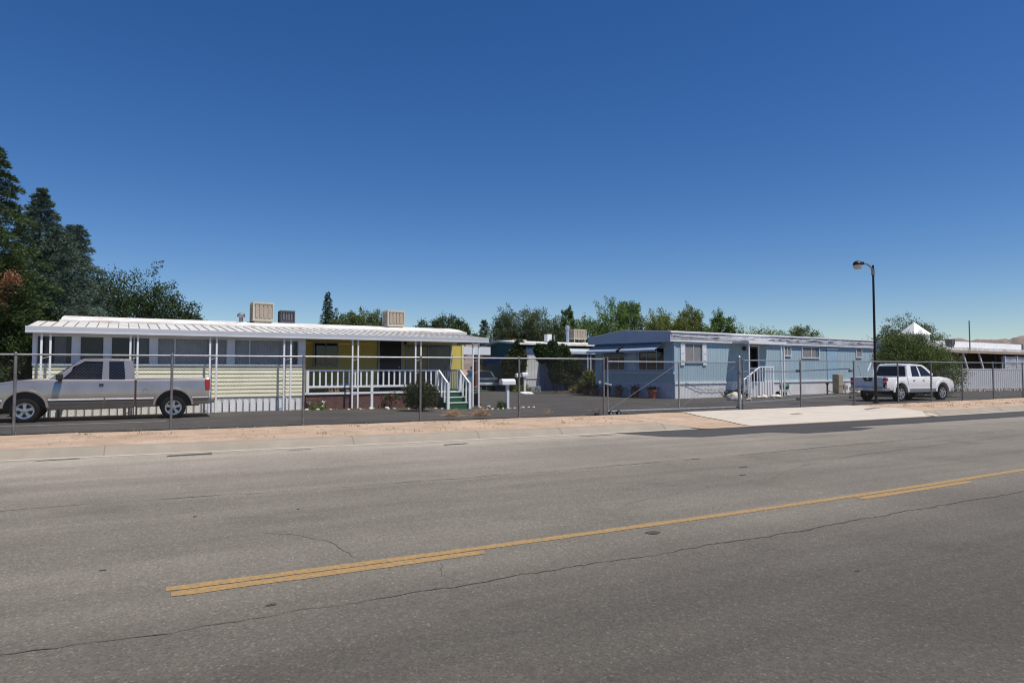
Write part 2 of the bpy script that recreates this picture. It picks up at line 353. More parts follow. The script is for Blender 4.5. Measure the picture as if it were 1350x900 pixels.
def blot(x, y, rx, ry, seed, m=crack_m):
    rs = random.Random(seed); k = 12; q = MB(); q.add([(x, y, .0045)]+[(x+rx*cos(2*pi*i/k)*rs.uniform(.75, 1.15), y+ry*sin(2*pi*i/k)*rs.uniform(.7, 1.2), .0045) for i in range(k)], [(0, 1+i, 1+(i+1) % k) for i in range(k)])
    struct(q.build('tar_spot', m))
for i, a in enumerate(((4.0, 4.93, .075, .055), (.62, 4.55, .035, .022), (.28, 7.6, .02, .03), (1.28, 7.5, .015, .02), (7.9, 8.6, .12, .03), (7.9, 7.55, .09, .04), (7.3, 7.0, .06, .03), (4.6, 3.3, .03, .015), (-.4, 5.9, .03, .012))): blot(*a, i)

# ------------------------------------------------------------------ plants
def leaf_mesh(name, pts, dirs, lens, wids, mat, parent=None, origin=None, bend=0):
    """many small kite-shaped leaves: pts base, dirs unit directions"""
    k = len(pts); d = dirs/np.linalg.norm(dirs, axis=1)[:, None]
    rnd = RNG.normal(size=(k, 3)); s = np.cross(d, rnd); s /= np.linalg.norm(s, axis=1)[:, None]+1e-9
    L = lens[:, None]; Wd = wids[:, None]
    v = np.empty((k, 4, 3)); v[:, 0] = pts; v[:, 1] = pts+d*L*.5+s*Wd*.5; v[:, 2] = pts+d*L; v[:, 3] = pts+d*L*.5-s*Wd*.5
    if origin is not None: v -= np.array(origin)
    me = bpy.data.meshes.new(name); me.vertices.add(4*k); me.vertices.foreach_set('co', v.ravel())
    me.loops.add(4*k); me.loops.foreach_set('vertex_index', np.arange(4*k, dtype=np.int32))
    me.polygons.add(k); me.polygons.foreach_set('loop_start', np.arange(0, 4*k, 4, dtype=np.int32))
    try: me.polygons.foreach_set('loop_total', np.full(k, 4, dtype=np.int32))
    except Exception: pass
    me.update(calc_edges=True); me.validate()
    return link(name, me, mat, parent, origin)
def broadleaf(label, px, depth, top, half_w, mat, nleaf=9000, leaf=.2, base=.8, shoots=230, lobes=None, cat='tree', name='broadleaf_tree', group=None, loc=None, spike=.22, squash=1., trunk_r=.16, crown='foliage', flat=0):
    """a crown of shoots: every shoot is a line of leaf clumps that runs from the limbs outward"""
    if leaf > .15: leaf *= .58; nleaf = int(nleaf*2.3)
    x, y = loc or at(px, depth)
    z0 = 0 if y > fy(x) else .1
    t = thing(name, label, cat, (x, y, z0), 0, group)
    lobes = lobes or [(0, 0, .62, 1.)]            # dx, dy (of half width), centre height, size
    P = []; D = []; tips = []
    cz = (top+base)/2; rz = (top-base)/2
    for i in range(shoots):
        lx, ly, lz, ls = lobes[RNG.integers(len(lobes))]
        u = RNG.normal(size=3); u /= np.linalg.norm(u); u[2] = u[2]*.85+.12
        c = np.array([lx*half_w, ly*half_w, base+(top-base)*lz]); rr = np.array([half_w*ls, half_w*ls*squash, min(rz*ls, top-c[2])])
        if flat: u[2] = np.sign(u[2])*abs(u[2])**.6
        ex = 1+RNG.normal()*spike*.6
        tip = c+u*rr*ex; start = c+u*rr*RNG.uniform(.3, .62)
        tip[2] = max(tip[2], base*.6+RNG.uniform(0, .2)); tips.append(tip)
        n = max(6, int(nleaf/shoots)); s = RNG.random(n)**.7
        d = (tip-start); up = np.array([0, 0, np.linalg.norm(d)*.25])
        line = start+d*s[:, None]+up*(s[:, None]**2-s[:, None])*-1
        thick = (.09+.2*(1-s))*half_w*.5*ls+.03
        P.append(line+RNG.normal(size=(n, 3))*thick[:, None])
        dn = d/np.linalg.norm(d); D.append(dn*.7+RNG.normal(size=(n, 3))*.75+np.array([0, 0, -.1]))
    P = np.vstack(P); D = np.vstack(D); k = len(P)
    leaf_mesh(crown, P, D, RNG.uniform(.6, 1.3, k)*leaf, RNG.uniform(.35, .6, k)*leaf, mat, t)
    w = MB(); hub = Vector((0, 0, base+(top-base)*.22)); w.tube([(0, 0, -.1), (.04, 0, hub.z*.5), hub], trunk_r, 9, trunk_r*.7)
    for tip in tips[::max(1, len(tips)//26)]:
        q = Vector(tip); mid = hub.lerp(q, .5)+Vector((0, 0, .12*half_w)); w.tube([hub-Vector((0, 0, .2)), mid, hub.lerp(q, .93)], trunk_r*.4, 5, .012)
    w.build('trunk', bark, t, smooth=50); return t
def conifer(label, loc, h, r, mat, n=16000, needle=.2, base=.3, droop=.25, lean=0, name='conifer_tree', tuft=.5, power=.8, group=None, sparse=1.):
    needle *= .58; n = int(n*2.3)
    t = thing(name, label, 'tree', (*loc, 0), 0, group); P = []; D = []; w = MB()
    w.tube([(0, 0, -.1), (lean*.4, 0, h*.5), (lean, 0, h*.97)], .03*h*.6, 8, .015)
    nb = int(h*17*sparse); a = 0
    for i in range(nb):
        f = (i+RNG.random())/nb; z = base+(h-base)*f; a += 2.4+RNG.normal()*.3
        L = r*((1-f)**power)*RNG.uniform(.68, 1.15)+.12*h/9
        dirb = np.array([cos(a), sin(a), 0.]); k = max(5, int(n/nb*(.35+1.3*(1-f))))
        s = RNG.random(k)**.75
        p = np.array([lean*f, 0, z])+dirb*(L*s)[:, None]
        p[:, 2] += -droop*L*s*s+.18*L*s+.12*L*s**3*2*droop
        side = np.cross(dirb, [0, 0, 1.]); wd = (L*.26*(1-s*.75)+.05)*tuft*2
        p += side*(RNG.normal(size=k)*wd*.5)[:, None]; p[:, 2] += RNG.normal(size=k)*wd*.28
        P.append(p); D.append(dirb*.9+RNG.normal(size=(k, 3))*.6+np.array([0, 0, .25]))
        if i % 3 == 0: w.tube([(lean*f, 0, z), tuple(np.array([lean*f, 0, z])+dirb*L*.8+np.array([0, 0, (.18-droop*.6)*L*.8]))], .02+.03*(1-f), 4, .006)
    P = np.vstack(P); D = np.vstack(D); k = len(P)
    leaf_mesh('foliage', P, D, RNG.uniform(.6, 1.3, k)*needle, RNG.uniform(.16, .30, k)*needle, mat, t)
    w.build('trunk', bark, t, smooth=50); return t
L_cyp = leafmat('cypress_green', (0.027, 0.057, 0.019), (0.084, 0.116, 0.033), .15)
L_blue = leafmat('blue_spruce', (0.046, 0.081, 0.055), (0.111, 0.163, 0.120), .12)
L_dark = leafmat('dark_leaf', (0.025, 0.048, 0.017), (0.082, 0.116, 0.038), .25)
L_oliv = leafmat('olive_leaf', (0.061, 0.088, 0.039), (0.150, 0.176, 0.079), .25)
L_mid = leafmat('mid_leaf', (0.061, 0.117, 0.028), (0.193, 0.274, 0.072), .3)
L_pine = leafmat('pine_leaf', (0.064, 0.105, 0.033), (0.182, 0.218, 0.073), .25)
L_yel = leafmat('yellow_green_leaf', (0.090, 0.130, 0.029), (0.260, 0.284, 0.073), .32)
L_brown = leafmat('dead_needles', (.16, .07, .035), (.3, .14, .07), .2)
L_shrub = leafmat('shrub_leaf', (0.022, 0.037, 0.011), (0.075, 0.088, 0.022), .2)
L_jun = leafmat('juniper_leaf', (0.058, 0.096, 0.025), (0.177, 0.218, 0.062), .2)

tA = conifer('tall dark green conifer at the left edge of the frame', at(-26, 24), 9.9, 3.3, L_cyp, 38000, .26, .1, .5, tuft=.62, power=.7)
P = RNG.normal(size=(700, 3))*np.array([.24, .2, .3])+np.array([.55, -2.1, 4.0]); dn_ = leaf_mesh('dead_needles', P, RNG.normal(size=(700, 3))+np.array([.3, -.2, -.5]), np.full(700, .16), np.full(700, .03), L_brown, tA); dn_['kind'] = 'stuff'
P = RNG.normal(size=(300, 3))*np.array([.16, .2, .15])+np.array([1.15, -2.0, 4.6]); dn_ = leaf_mesh('dead_needles', P, RNG.normal(size=(300, 3))+np.array([.3, -.2, -.5]), np.full(300, .16), np.full(300, .03), L_brown, tA); dn_['kind'] = 'stuff'
conifer('blue green spruce with twin tops left of the yellow home', at(44, 27.5), 9.0, 3.0, L_blue, 34000, .24, .3, .3, lean=.1, tuft=.75, power=.8)
conifer('shorter blue green spruce behind the left end of the yellow roof', at(94, 30), 8.0, 2.5, L_blue, 30000, .24, .3, .25, tuft=.75, power=.62)
conifer('low blue green spruce leaning over the left end of the yellow roof', at(70, 27), 7.2, 2.5, L_blue, 24000, .24, .3, .3, tuft=.6, power=.55)
conifer('dark bushy conifer filling the gap beside the truck bonnet', at(6, 23.6), 5.6, 2.0, L_cyp, 16000, .24, .0, .4, tuft=.7, power=.5)
broadleaf('dark broadleaf tree with airy edges behind the left half of the yellow roof', 178, 38, hz(352, 38), 3.0, L_dark, 13000, .24, 1.2, 260, [(-.55, 0, .6, .6), (0, 0, .62, .75), (.5, 0, .52, .6), (.85, 0, .38, .4)], spike=.3)
conifer('small pointed conifer over the middle of the yellow roof', at(431, 60), hz(386, 60), 1.55, L_cyp, 7000, .3, 1, .3, power=.9)
broadleaf('small dark tree tucked beside the pointed conifer', 440, 64, hz(412, 64), 1.0, L_cyp, 2500, .3, 1.5, 60)
broadleaf('olive pine with two rounded tops behind the third roof cooler', 477, 55, hz(403, 55), 2.5, L_pine, 11000, .26, 1.5, 190, [(-.45, 0, .6, .6), (.1, 0, .63, .65), (.62, 0, .55, .5)], spike=.16)
broadleaf('dark spreading tree behind the right end of the yellow roof', 587, 50, hz(414, 50), 2.5, L_dark, 8000, .26, 1.3, 170, [(-.5, 0, .58, .6), (.1, 0, .66, .6), (.6, 0, .5, .55)], spike=.25)
conifer('short dark conifer between the yellow and the teal home', at(638, 62), hz(422, 62), 1.5, L_cyp, 7000, .3, .5, .3, power=.7)
broadleaf('grey green tree, left of the twin pair behind the teal home', 680, 64, hz(404, 64), 2.7, L_oliv, 11000, .28, 1, 220, [(0, 0, .6, .85), (-.3, 0, .42, .7)], spike=.2, group='twin grey green trees behind the teal home')
broadleaf('browner green tree, right of the twin pair behind the teal home', 714, 62, hz(409, 62), 2.3, L_oliv, 10000, .28, .8, 200, [(0, 0, .6, .85), (.2, 0, .4, .7)], spike=.18, group='twin grey green trees behind the teal home')
broadleaf('slim bright green tree behind the blue metal flue', 749, 66, hz(406, 66), 1.55, L_mid, 5000, .3, 1, 95, [(0, 0, .8, .4), (-.1, 0, .6, .55), (.2, 0, .45, .8)], spike=.3)
broadleaf('low far green tree behind the cooler on the raised stand', 775, 78, hz(421, 78), 2.2, L_mid, 5000, .34, 1, 100, spike=.25)
broadleaf('full green tree with a high right top beside the blue gable', 818, 58, hz(392, 58), 2.4, L_mid, 12000, .27, .8, 240, [(-.35, 0, .62, .62), (.4, 0, .72, .5), (0, 0, .45, .85), (.6, 0, .4, .5)], spike=.28)
broadleaf('yellow green tree, lowest left of the row over the blue roof', 872, 58, hz(412, 58), 1.6, L_yel, 6000, .26, .8, 130, spike=.3, group='trees over the blue roof')
broadleaf('yellow green tree, tallest of the row over the blue roof', 906, 58, hz(401, 58), 2.0, L_yel, 9000, .26, .8, 180, [(.2, 0, .66, .55), (-.4, 0, .52, .6), (.2, 0, .4, .8)], spike=.32, group='trees over the blue roof')
broadleaf('darker green tree at the right end of the row over the blue roof', 952, 57, hz(406, 57), 1.9, L_mid, 8000, .26, .8, 170, [(.05, 0, .68, .5), (-.5, 0, .45, .6), (.3, 0, .4, .75)], spike=.32, group='trees over the blue roof')
broadleaf('sparse low tree over the roof of the blue porch', 1000, 60, hz(431, 60), 2.3, L_yel, 3200, .26, 1, 110, spike=.35)
broadleaf('rounded olive tree beyond the middle of the blue roof', 1058, 75, hz(425, 75), 3.3, L_pine, 8000, .3, 1, 170, [(0, 0, .62, .6), (-.5, 0, .52, .5), (.55, 0, .5, .5)], spike=.18)
broadleaf('airy grey green tree behind the white pyramid roof', 1194, 66, hz(417, 66), 3.9, L_oliv, 9000, .3, 1.2, 200, [(-.1, 0, .66, .6), (-.55, 0, .48, .5), (.45, 0, .62, .55), (.75, 0, .42, .4)], spike=.32)
broadleaf('big round juniper bush behind the white pickup', 1203, 37.5, hz(436, 37.5), 2.3, L_jun, 85000, .08, .0, 800, [(0, 0, .55, .8), (-.35, 0, .45, .66), (.35, 0, .4, .72), (.1, -.2, .3, .9), (-.15, .1, .68, .55)], cat='bush', name='bush', spike=.09, trunk_r=.1)
broadleaf('clipped dark green shrub by the porch steps', 555, 25.2, 1.0, .66, L_shrub, 9000, .07, .0, 230, [(-.12, 0, .5, .9), (.12, 0, .5, .9), (0, 0, .45, 1)], cat='shrub', name='shrub', spike=.06, trunk_r=.04, flat=1, squash=.8)

# hills far off
def hills():
    m, n, l, b = nmat('arid_hills'); t = noise(n, l, .004, 9, .7); r = ramp(n, [(.35, (.17, .135, .12)), (.65, (.27, .22, .19))]); l.new(t.outputs[0], r.inputs[0])
    l.new(r.outputs[0], b.inputs['Base Color']); b.inputs['Roughness'].default_value = 1; b.inputs['Specular IOR Level'].default_value = 0
    from mathutils import noise as mn
    A = frange(-60, 130, .2); D0 = 5200; K = 30
    ctrl = [(-60, 18), (20, 20), (48, 27), (56, 33), (59.2, 37), (60.4, 40), (61.6, 39), (63.0, 36.5), (64.2, 39), (65.2, 42), (68, 54), (80, 66), (130, 50)]
    v = []; f = []
    for i, a in enumerate(A):
        for (a0, h0), (a1, h1) in zip(ctrl, ctrl[1:]):
            if a0 <= a <= a1: h = h0+(h1-h0)*(a-a0)/(a1-a0)
        h += mn.fractal(Vector((a*1.3, 3.1, 0)), 1., 2., 5)*1.6
        for j in range(K):
            u = j/(K-1); D = D0*(.70+.6*u); e = u/.6
            prof = (.18*e+.82*e*e*(3-2*e)) if e < 1 else max(0, 1-(u-.6)/.4)
            g = 1+mn.ridged_multi_fractal(Vector((a*2.2, u*5, 1.7)), .9, 2.1, 5, 1, 2)*.16*sin(min(1, e)*pi)-.12*sin(min(1, e)*pi)
            v.append((D*sin(R(a)), D*cos(R(a)), (h/F)*D0*1.06*prof*g*max(.85, cos(R(a)-TH))-2))
            if i and j: q = i*K+j; f.append((q-K-1, q-1, q, q-K))
    mm = MB(); mm.v = v; mm.f = f; struct(mm.build('hills', m, smooth=60))
hills()

# ------------------------------------------------------------------ building helpers
def wallpts(prof, z0, z1, thick=.06):
    """vertical-grooved wall from a plan profile [(s, y)]; outward is -y"""
    m = MB(); k = len(prof); m.add([(s, y, z0) for s, y in prof]+[(s, y, z1) for s, y in prof]+[(prof[-1][0], thick, z0), (prof[0][0], thick, z0), (prof[-1][0], thick, z1), (prof[0][0], thick, z1)],
        [(i, i+1, k+i+1, k+i) for i in range(k-1)]+[(2*k, 2*k+1, 2*k+3, 2*k+2), (0, k, 2*k+3, 2*k+1), (k-1, 2*k, 2*k+2, 2*k-1)]); return m
def grooves(s0, s1, pitch, w=.018, d=.014, rnd=0):
    p = [(s0, 0)]; s = s0+pitch*.5
    while s < s1-w: p += [(s-w/2, 0), (s, d), (s+w/2, 0)]; s += pitch*(1+random.uniform(-rnd, rnd))
    return p+[(s1, 0)]
def corrug(s0, s1, pitch, d=.02):
    n = int((s1-s0)/pitch*4); q = (0, 1, 1, 0); return [(s0+(s1-s0)*i/n, -d*q[i % 4]) for i in range(n+1)]
def window(par, s0, s1, z0, z1, y=0, fm=white_clean, gm=G_clear, mull=(), cm=None, fr=.045, T=None, dep=.05, backm=dark_in, cur=None):
    w = MB(T); w.box(s0, s1, y-dep, y, z1-fr, z1).box(s0, s1, y-dep-.012, y, z0, z0+fr).box(s0, s0+fr, y-dep, y, z0+fr, z1-fr).box(s1-fr, s1, y-dep, y, z0+fr, z1-fr)
    for u in mull: w.box(u-.018, u+.018, y-dep+.005, y-.012, z0+fr, z1-fr)
    o = w.build('window', fm, par)
    MB(T).box(s0+fr, s1-fr, y-.026, y-.022, z0+fr, z1-fr).build('pane', gm, o)
    if cm:
        a, b = cur or (s0+fr, s1-fr); n = max(4, int((b-a)/.045)); c = MB(T); pr = [(a+(b-a)*i/n, y-.010-.006*(i % 2)) for i in range(n+1)]
        c.add([(s, yy, z0+fr) for s, yy in pr]+[(s, yy, z1-fr) for s, yy in pr], [(i, i+1, n+2+i, n+1+i) for i in range(n)]); c.build('curtain', cm, o)
    return o
def pane_back(par, s0, s1, z0, z1, y, T=None): return MB(T).box(s0, s1, y-.004, y-.001, z0, z1).build('window_backing', dark_in, par)
def cooler(label, loc, sx, sy, sz, mat, slat, rz=3, group=None, legs=0):
    t = thing('roof_cooler', label, 'air cooler', loc, rz, group); z = legs
    bd = MB(); bd.box(-sx/2, sx/2, -sy/2, sy/2, z+sz-.07, z+sz).box(-sx/2, sx/2, -sy/2, sy/2, z, z+.09)
    for a in (-1, 1):
        for b in (-1, 1): bd.box(min(a*sx/2, a*(sx/2-.06)), max(a*sx/2, a*(sx/2-.06)), min(b*sy/2, b*(sy/2-.06)), max(b*sy/2, b*(sy/2-.06)), z+.09, z+sz-.07)
    bd.box(-sx/2+.05, sx/2-.05, -sy/2+.05, sy/2-.05, z+.09, z+sz-.07); bd.build('cabinet', mat, t)
    lv = MB()
    for a in np.linspace(-sx/2+.09, sx/2-.09, 5)[:-1]:
        wd = (sx-.18)/4-.045; lv.box(a+.02, a+.02+wd, -sy/2+.015, -sy/2+.03, z+.13, z+sz-.11)
    for a in np.linspace(-sy/2+.09, sy/2-.09, 5)[:-1]:
        wd = (sy-.18)/4-.045; lv.box(sx/2-.03, sx/2-.015, a+.02, a+.02+wd, z+.13, z+sz-.11); lv.box(-sx/2+.015, -sx/2+.03, a+.02, a+.02+wd, z+.13, z+sz-.11)
    lv.build('pad_grille', slat, t)
    if legs:
        g = MB()
        for a in (-1, 1):
            for b in (-1, 1): g.box(a*sx*.42-.03, a*sx*.42+.03, b*sy*.42-.03, b*sy*.42+.03, 0, z)
        g.build('stand', mat, t)
    else: MB().box(-sx*.4, sx*.4, -sy*.4, sy*.4, -.45, .002).build('duct', mat, t)
    return t

# ------------------------------------------------------------------ yellow home
yw_m = M('yellow_siding', (.78, .735, .53), .55, amt=.06, ns=2, dirt=(.5, .42, .24), dirtamt=.3)
yw_wall = M('yellow_wall', (.62, .50, .13), .6, amt=.07, ns=2)
roof_w = M('white_roof_coating', (.74, .72, .68), .6, amt=.06, ns=1.5, dirt=(.34, .23, .15), dirtamt=.75, dns=1.1)
awn_m = M('awning_sheet', (.68, .66, .61), .5, amt=.1, ns=1.5, dirt=(.36, .29, .22), dirtamt=.6, dns=.6)
seam_shade_m = M('seam_shade', (.17, .16, .15), .8)  # dark tone puts the raised seams' shadows into the rib colour
brick_m = None
def brick():
    m, n, l, b = nmat('brick'); co = n.new('ShaderNodeTexCoord').outputs['Object']; mp = n.new('ShaderNodeMapping'); mp.inputs['Rotation'].default_value = (R(90), 0, 0); l.new(co, mp.inputs[0])
    t = n.new('ShaderNodeTexBrick'); l.new(mp.outputs[0], t.inputs['Vector']); t.inputs['Scale'].default_value = 1
    for k, v in (('Brick Width', .21), ('Row Height', .075), ('Mortar Size', .008)): t.inputs[k].default_value = v
    t.inputs['Color1'].default_value = (.17, .07, .055, 1); t.inputs['Color2'].default_value = (.12, .055, .05, 1); t.inputs['Mortar'].default_value = (.09, .07, .065, 1)
    ns = noise(n, l, 9, 5, vec=co); r = ramp(n, [(.3, .7), (.7, 1.3)]); l.new(ns.outputs[0], r.inputs[0])
    l.new(mix(n, l, t.outputs[0], r.outputs[0], 1, 'MULTIPLY'), b.inputs['Base Color']); b.inputs['Roughness'].default_value = .9
    bump(n, l, b, t.outputs['Fac'], -.5, .01); return m
Y = thing('yellow_mobile_home', 'long yellow mobile home with ribbed awning roof and railed front porch', 'mobile home', (3, 25.8, 0), 3)
YM = Matrix.Translation((3, 25.8, 0)) @ Matrix.Rotation(R(3), 4, 'Z')
def yloc(s, y, z): return tuple(YM @ Vector((s, y, z)))
# main body behind
mb = MB(); mb.box(-6.2, 9.64, 2.96, 6.4, .5, 3.2); mb.build('wall', yw_wall, Y)
m2 = MB(); 
pts = [(2.78, 3.255), (3.6, 3.42), (4.6, 3.53), (5.6, 3.47), (6.6, 3.30)]
for (a, za), (b, zb) in zip(pts, pts[1:]): m2.hexa([(-6.25, a, za-.07), (9.72, a, za-.07), (9.72, b, zb-.07), (-6.25, b, zb-.07)], [(-6.25, a, za), (9.72, a, za), (9.72, b, zb), (-6.25, b, zb)])
m2.box(-6.28, 9.75, 2.74, 2.80, 3.15, 3.265)
roofo = m2.build('roof', roof_w, Y)
mb = MB(); mb.tube([(0, 0, -.3), (0, 0, .28)], .08, 10).lathe([(.14, .25), (.16, .27), (.16, .36), (.1, .42), (.0, .43)], (0, 0, 0), n=14)
vp = mb.build('vent_pipe', steel, roofo, smooth=40); vp.location = (-.07, 4.2, 3.44)
# awning roof with ribs
def az(y): return 2.83+(y+.36)/(2.78+.36)*(3.20-2.83)
mb = MB(); mb.hexa([(-6.9, -.36, az(-.36)-.05), (9.2, -.36, az(-.36)-.05), (9.2, 2.72, az(2.72)-.05), (-6.9, 2.72, az(2.72)-.05)],
                    [(-6.9, -.36, az(-.36)), (9.2, -.36, az(-.36)), (9.2, 2.72, az(2.72)), (-6.9, 2.72, az(2.72))])
awo = mb.build('awning_roof', awn_m, Y)
mb = MB(); s = -6.6
while s < 9.1:
    mb.hexa([(s-.011, -.35, az(-.35)-.01), (s+.011, -.35, az(-.35)-.01), (s+.011, 2.7, az(2.7)-.01), (s-.011, 2.7, az(2.7)-.01)], [(s-.011, -.35, az(-.35)+.02), (s+.011, -.35, az(-.35)+.02), (s+.011, 2.7, az(2.7)+.02), (s-.011, 2.7, az(2.7)+.02)]); s += .305
mb.build('roof_rib', seam_shade_m, awo)
mb = MB(); mb.box(-6.93, 9.23, -.44, -.38, 2.63, 2.85).box(-6.93, 9.23, -.46, -.44, 2.63, 2.69).box(-6.93, -6.905, -.38, 2.7, 2.63, 2.84).box(9.205, 9.23, -.38, 2.7, 2.63, 2.84)
mb.build('fascia', M('white_fascia', (.50, .515, .545), .45, amt=.04, dirt=(.45, .42, .4), dirtamt=.25), Y, bevel=.012)
# sunroom
pf = [(.0, .52)]; z = .53
mb = MB()
while z < 1.62:                      # lapped siding, each course leans out at its foot; every other lap is deeper
    h = .139; mb.hexa([(-6.75, -.026, z), (1.58, -.026, z), (1.58, .05, z), (-6.75, .05, z)], [(-6.75, -.006, z+h), (1.58, -.006, z+h), (1.58, .05, z+h), (-6.75, .05, z+h)]); z += h
mb.box(-6.75, -6.69, .05, 2.9, .53, 1.64)
mb.build('siding', yw_m, Y)
mb = MB(); mb.box(-6.75, 1.58, .0, .03, 0, .5)
skb = mb.build('skirting', M('grey_skirting', (.40, .40, .42), .7, amt=.1, dirt=(.3, .25, .2), dirtamt=.5), Y)
mb = MB(); s = -6.7; rs = random.Random(3)
while s < 1.45:
    h = .44+rs.uniform(-.035, .02); w = .165; out = [(s, -.02+rs.uniform(-.02, .0))]+[(s, h-.07)]+[(s+w/2-cos(a)*w/2, h-.07+sin(a)*.07) for a in (.6, 1.1, pi/2, 2.0, 2.5)]+[(s+w, h-.07), (s+w, -.02)]
    mb.panel(out, [], lambda u, v, k: (u, -.05+.03*k, v)); s += .228
mb.build('picket_edging', M('white_picket', (.84, .83, .81), .55, amt=.05, dirt=(.5, .42, .34), dirtamt=.35), skb)
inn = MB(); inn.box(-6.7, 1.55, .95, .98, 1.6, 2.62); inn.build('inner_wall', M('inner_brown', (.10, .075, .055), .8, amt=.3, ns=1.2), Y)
bx('window_head', white, Y, -6.77, 1.6, -.045, .06, 2.575, 2.66); bx('window_sill', white, Y, -6.77, 1.6, -.06, .05, 1.64, 1.675)
for a, b in ((-6.77, -6.66), (-5.73, -5.52), (-4.86, -4.66), (-3.54, -3.31), (-1.12, -.88), (1.35, 1.6)): bx('pillar', white, Y, a, b, -.05, .08, 1.675, 2.575)
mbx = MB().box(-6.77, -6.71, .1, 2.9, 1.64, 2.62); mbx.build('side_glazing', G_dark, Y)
def sun_win(a, b, mull, cm=None, cur=None):
    o = window(Y, a, b, 1.675, 2.575, .05, white, G_clear, mull, None, .02)
    if cm:
        a2, b2 = cur or (a, b); n = int((b2-a2)/.05); c = MB(); pr = [(a2+(b2-a2)*i/n, .11+.02*(i % 2)) for i in range(n+1)]
        c.add([(s, y, 1.68) for s, y in pr]+[(s, y, 2.57) for s, y in pr], [(i, i+1, n+2+i, n+1+i) for i in range(n)]); c.build('curtain', cm, o)
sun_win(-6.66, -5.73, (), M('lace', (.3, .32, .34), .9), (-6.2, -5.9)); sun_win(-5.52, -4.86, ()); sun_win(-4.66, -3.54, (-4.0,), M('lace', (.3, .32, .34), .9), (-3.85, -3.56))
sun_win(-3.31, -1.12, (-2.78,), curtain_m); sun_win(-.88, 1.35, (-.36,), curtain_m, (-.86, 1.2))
bx('end_panel', yw_m, Y, 1.58, 1.62, .0, 2.9, .55, 2.64)
# post pairs of thin square tube with small cross rungs
def post_pair(s, gap, z0=0, y=-.34):
    p = MB()
    for u in (s, s+gap): p.box(u-.028, u+.028, y-.028, y+.028, z0, 2.66)
    for z in (.5, .75, 1.35, 1.85): p.bar((s+.028, y, z), (s+gap-.028, y, z+.05), .012)
    p.build('post_pair', white_clean, Y)
for s, g in ((-6.51, .23), (-4.11, .21), (-1.71, .21), (.77, .24), (3.31, .22), (5.9, .23)): post_pair(s, g)
post_pair(8.5, .28, -.12)
# porch wall
window(Y, 2.62, 3.68, 1.62, 2.66, 2.95, M('grey_frame', (.32, .33, .36), .5), G_dark, (3.15,), None, .05)
mb = MB(); mb.box(5.52, 6.52, 2.90, 2.95, .6, 2.84); dr = mb.build('door', M('dark_screen', (.016, .016, .017), .6, amt=.3), Y)
mb = MB(); mb.box(5.44, 5.52, 2.88, 2.95, .6, 2.88).box(6.52, 6.6, 2.88, 2.95, .6, 2.88).box(5.52, 6.52, 2.88, 2.95, 2.84, 2.88); mb.build('frame', M('grey_frame', (.32, .33, .36)), dr)
mb = MB(); mb.tube([(6.42, 2.87, 1.6), (6.42, 2.85, 1.6)], .03, 8); mb.build('handle', steel, dr)
sd = window(Y, 6.75, 9.0, .62, 2.68, 2.95, M('grey_frame', (.32, .33, .36)), G_clear, (7.85,), M('vertical_blind', (.40, .38, .36), .9, amt=.2, ns=5), .05, cur=(7.9, 8.95)); sd.name = 'sliding_door'
bx('corner_board', M('pale_yellow_trim', (.72, .66, .36), .55), Y, 9.56, 9.66, 2.92, 2.96, .5, 3.24)
wl_ = MB(); wl_.lathe([(.03, 0), (.06, .03), (.06, .16), (.02, .2)], (6.72, 2.88, 2.62), n=10); wl_.build('wall_lamp', black, Y)
# deck
bx('deck_base', brick(), Y, 1.66, 7.15, .06, .2, -.12, .56)
bx('deck', M('deck_carpet', (.025, .10, .055), .95, amt=.2, ns=20), Y, 1.66, 9.5, .1, 2.9, .56, .60)
bx('deck_trim', white_clean, Y, 1.63, 7.15, .02, .055, .55, .63)
bx('deck_side_base', brick(), Y, 8.05, 9.5, .9, 1.0, -.12, .56)
rl = MB(); rl.box(1.66, 7.08, .03, .11, 1.44, 1.50).box(1.66, 7.08, .045, .095, .80, .88); railing = rl.build('railing', white_clean, Y, bevel=.005)
mb = MB(); s = 1.95
while s < 7.0: mb.box(s-.03, s+.03, .05, .09, .88, 1.44); s += .229
mb.build('baluster', white_clean, railing)
for s in (1.72, 4.22, 7.05): bx('rail_post', white_clean, railing, s-.05, s+.05, .02, .12, .55 if s != 4.22 else -.05, 1.44)
# side and rear railing of the deck in shade
mb = MB(); mb.box(8.12, 8.16, .1, 2.8, 1.44, 1.5)
for i in range(12): mb.box(8.12, 8.16, .3+i*.22, .34+i*.22, .6, 1.44)
mb.box(7.95, 8.2, .05, .13, 1.44, 1.5).box(8.05, 8.15, .03, .13, .55, 1.44); mb.build('side_railing', white_clean, Y)
# steps
green = M('green_step_carpet', (.012, .10, .045), .95, amt=.2, ns=25); st = None
zs = [.58, .37, .16]; mb = MB()
for i, z in enumerate(zs): mb.box(7.12, 8.06, .06-.30*(i+1), .06-.30*i, -.13, z-.03)
st = mb.build('steps', green, Y)
mb = MB()
for i, z in enumerate(zs): mb.box(7.08, 8.10, .04-.30*(i+1), .10-.30*(i+1), z-.03, z+.01)
mb.box(7.08, 8.10, .03, .09, .57, .61)
mb.build('nosing', white_clean, st)
for s in (7.1, 8.08):
    h = MB(); h.box(s-.055, s+.055, -.93, -.82, -.14, .98); h.bar((s, .08, 1.49), (s, -.86, .94), .07, .05)
    for u in (.33, .66): h.box(s-.03, s+.03, .06-.9*u-.03, .06-.9*u+.03, .58-.64*u, 1.46-.55*u)
    h.build('stair_rail', white_clean, Y, bevel=.005)
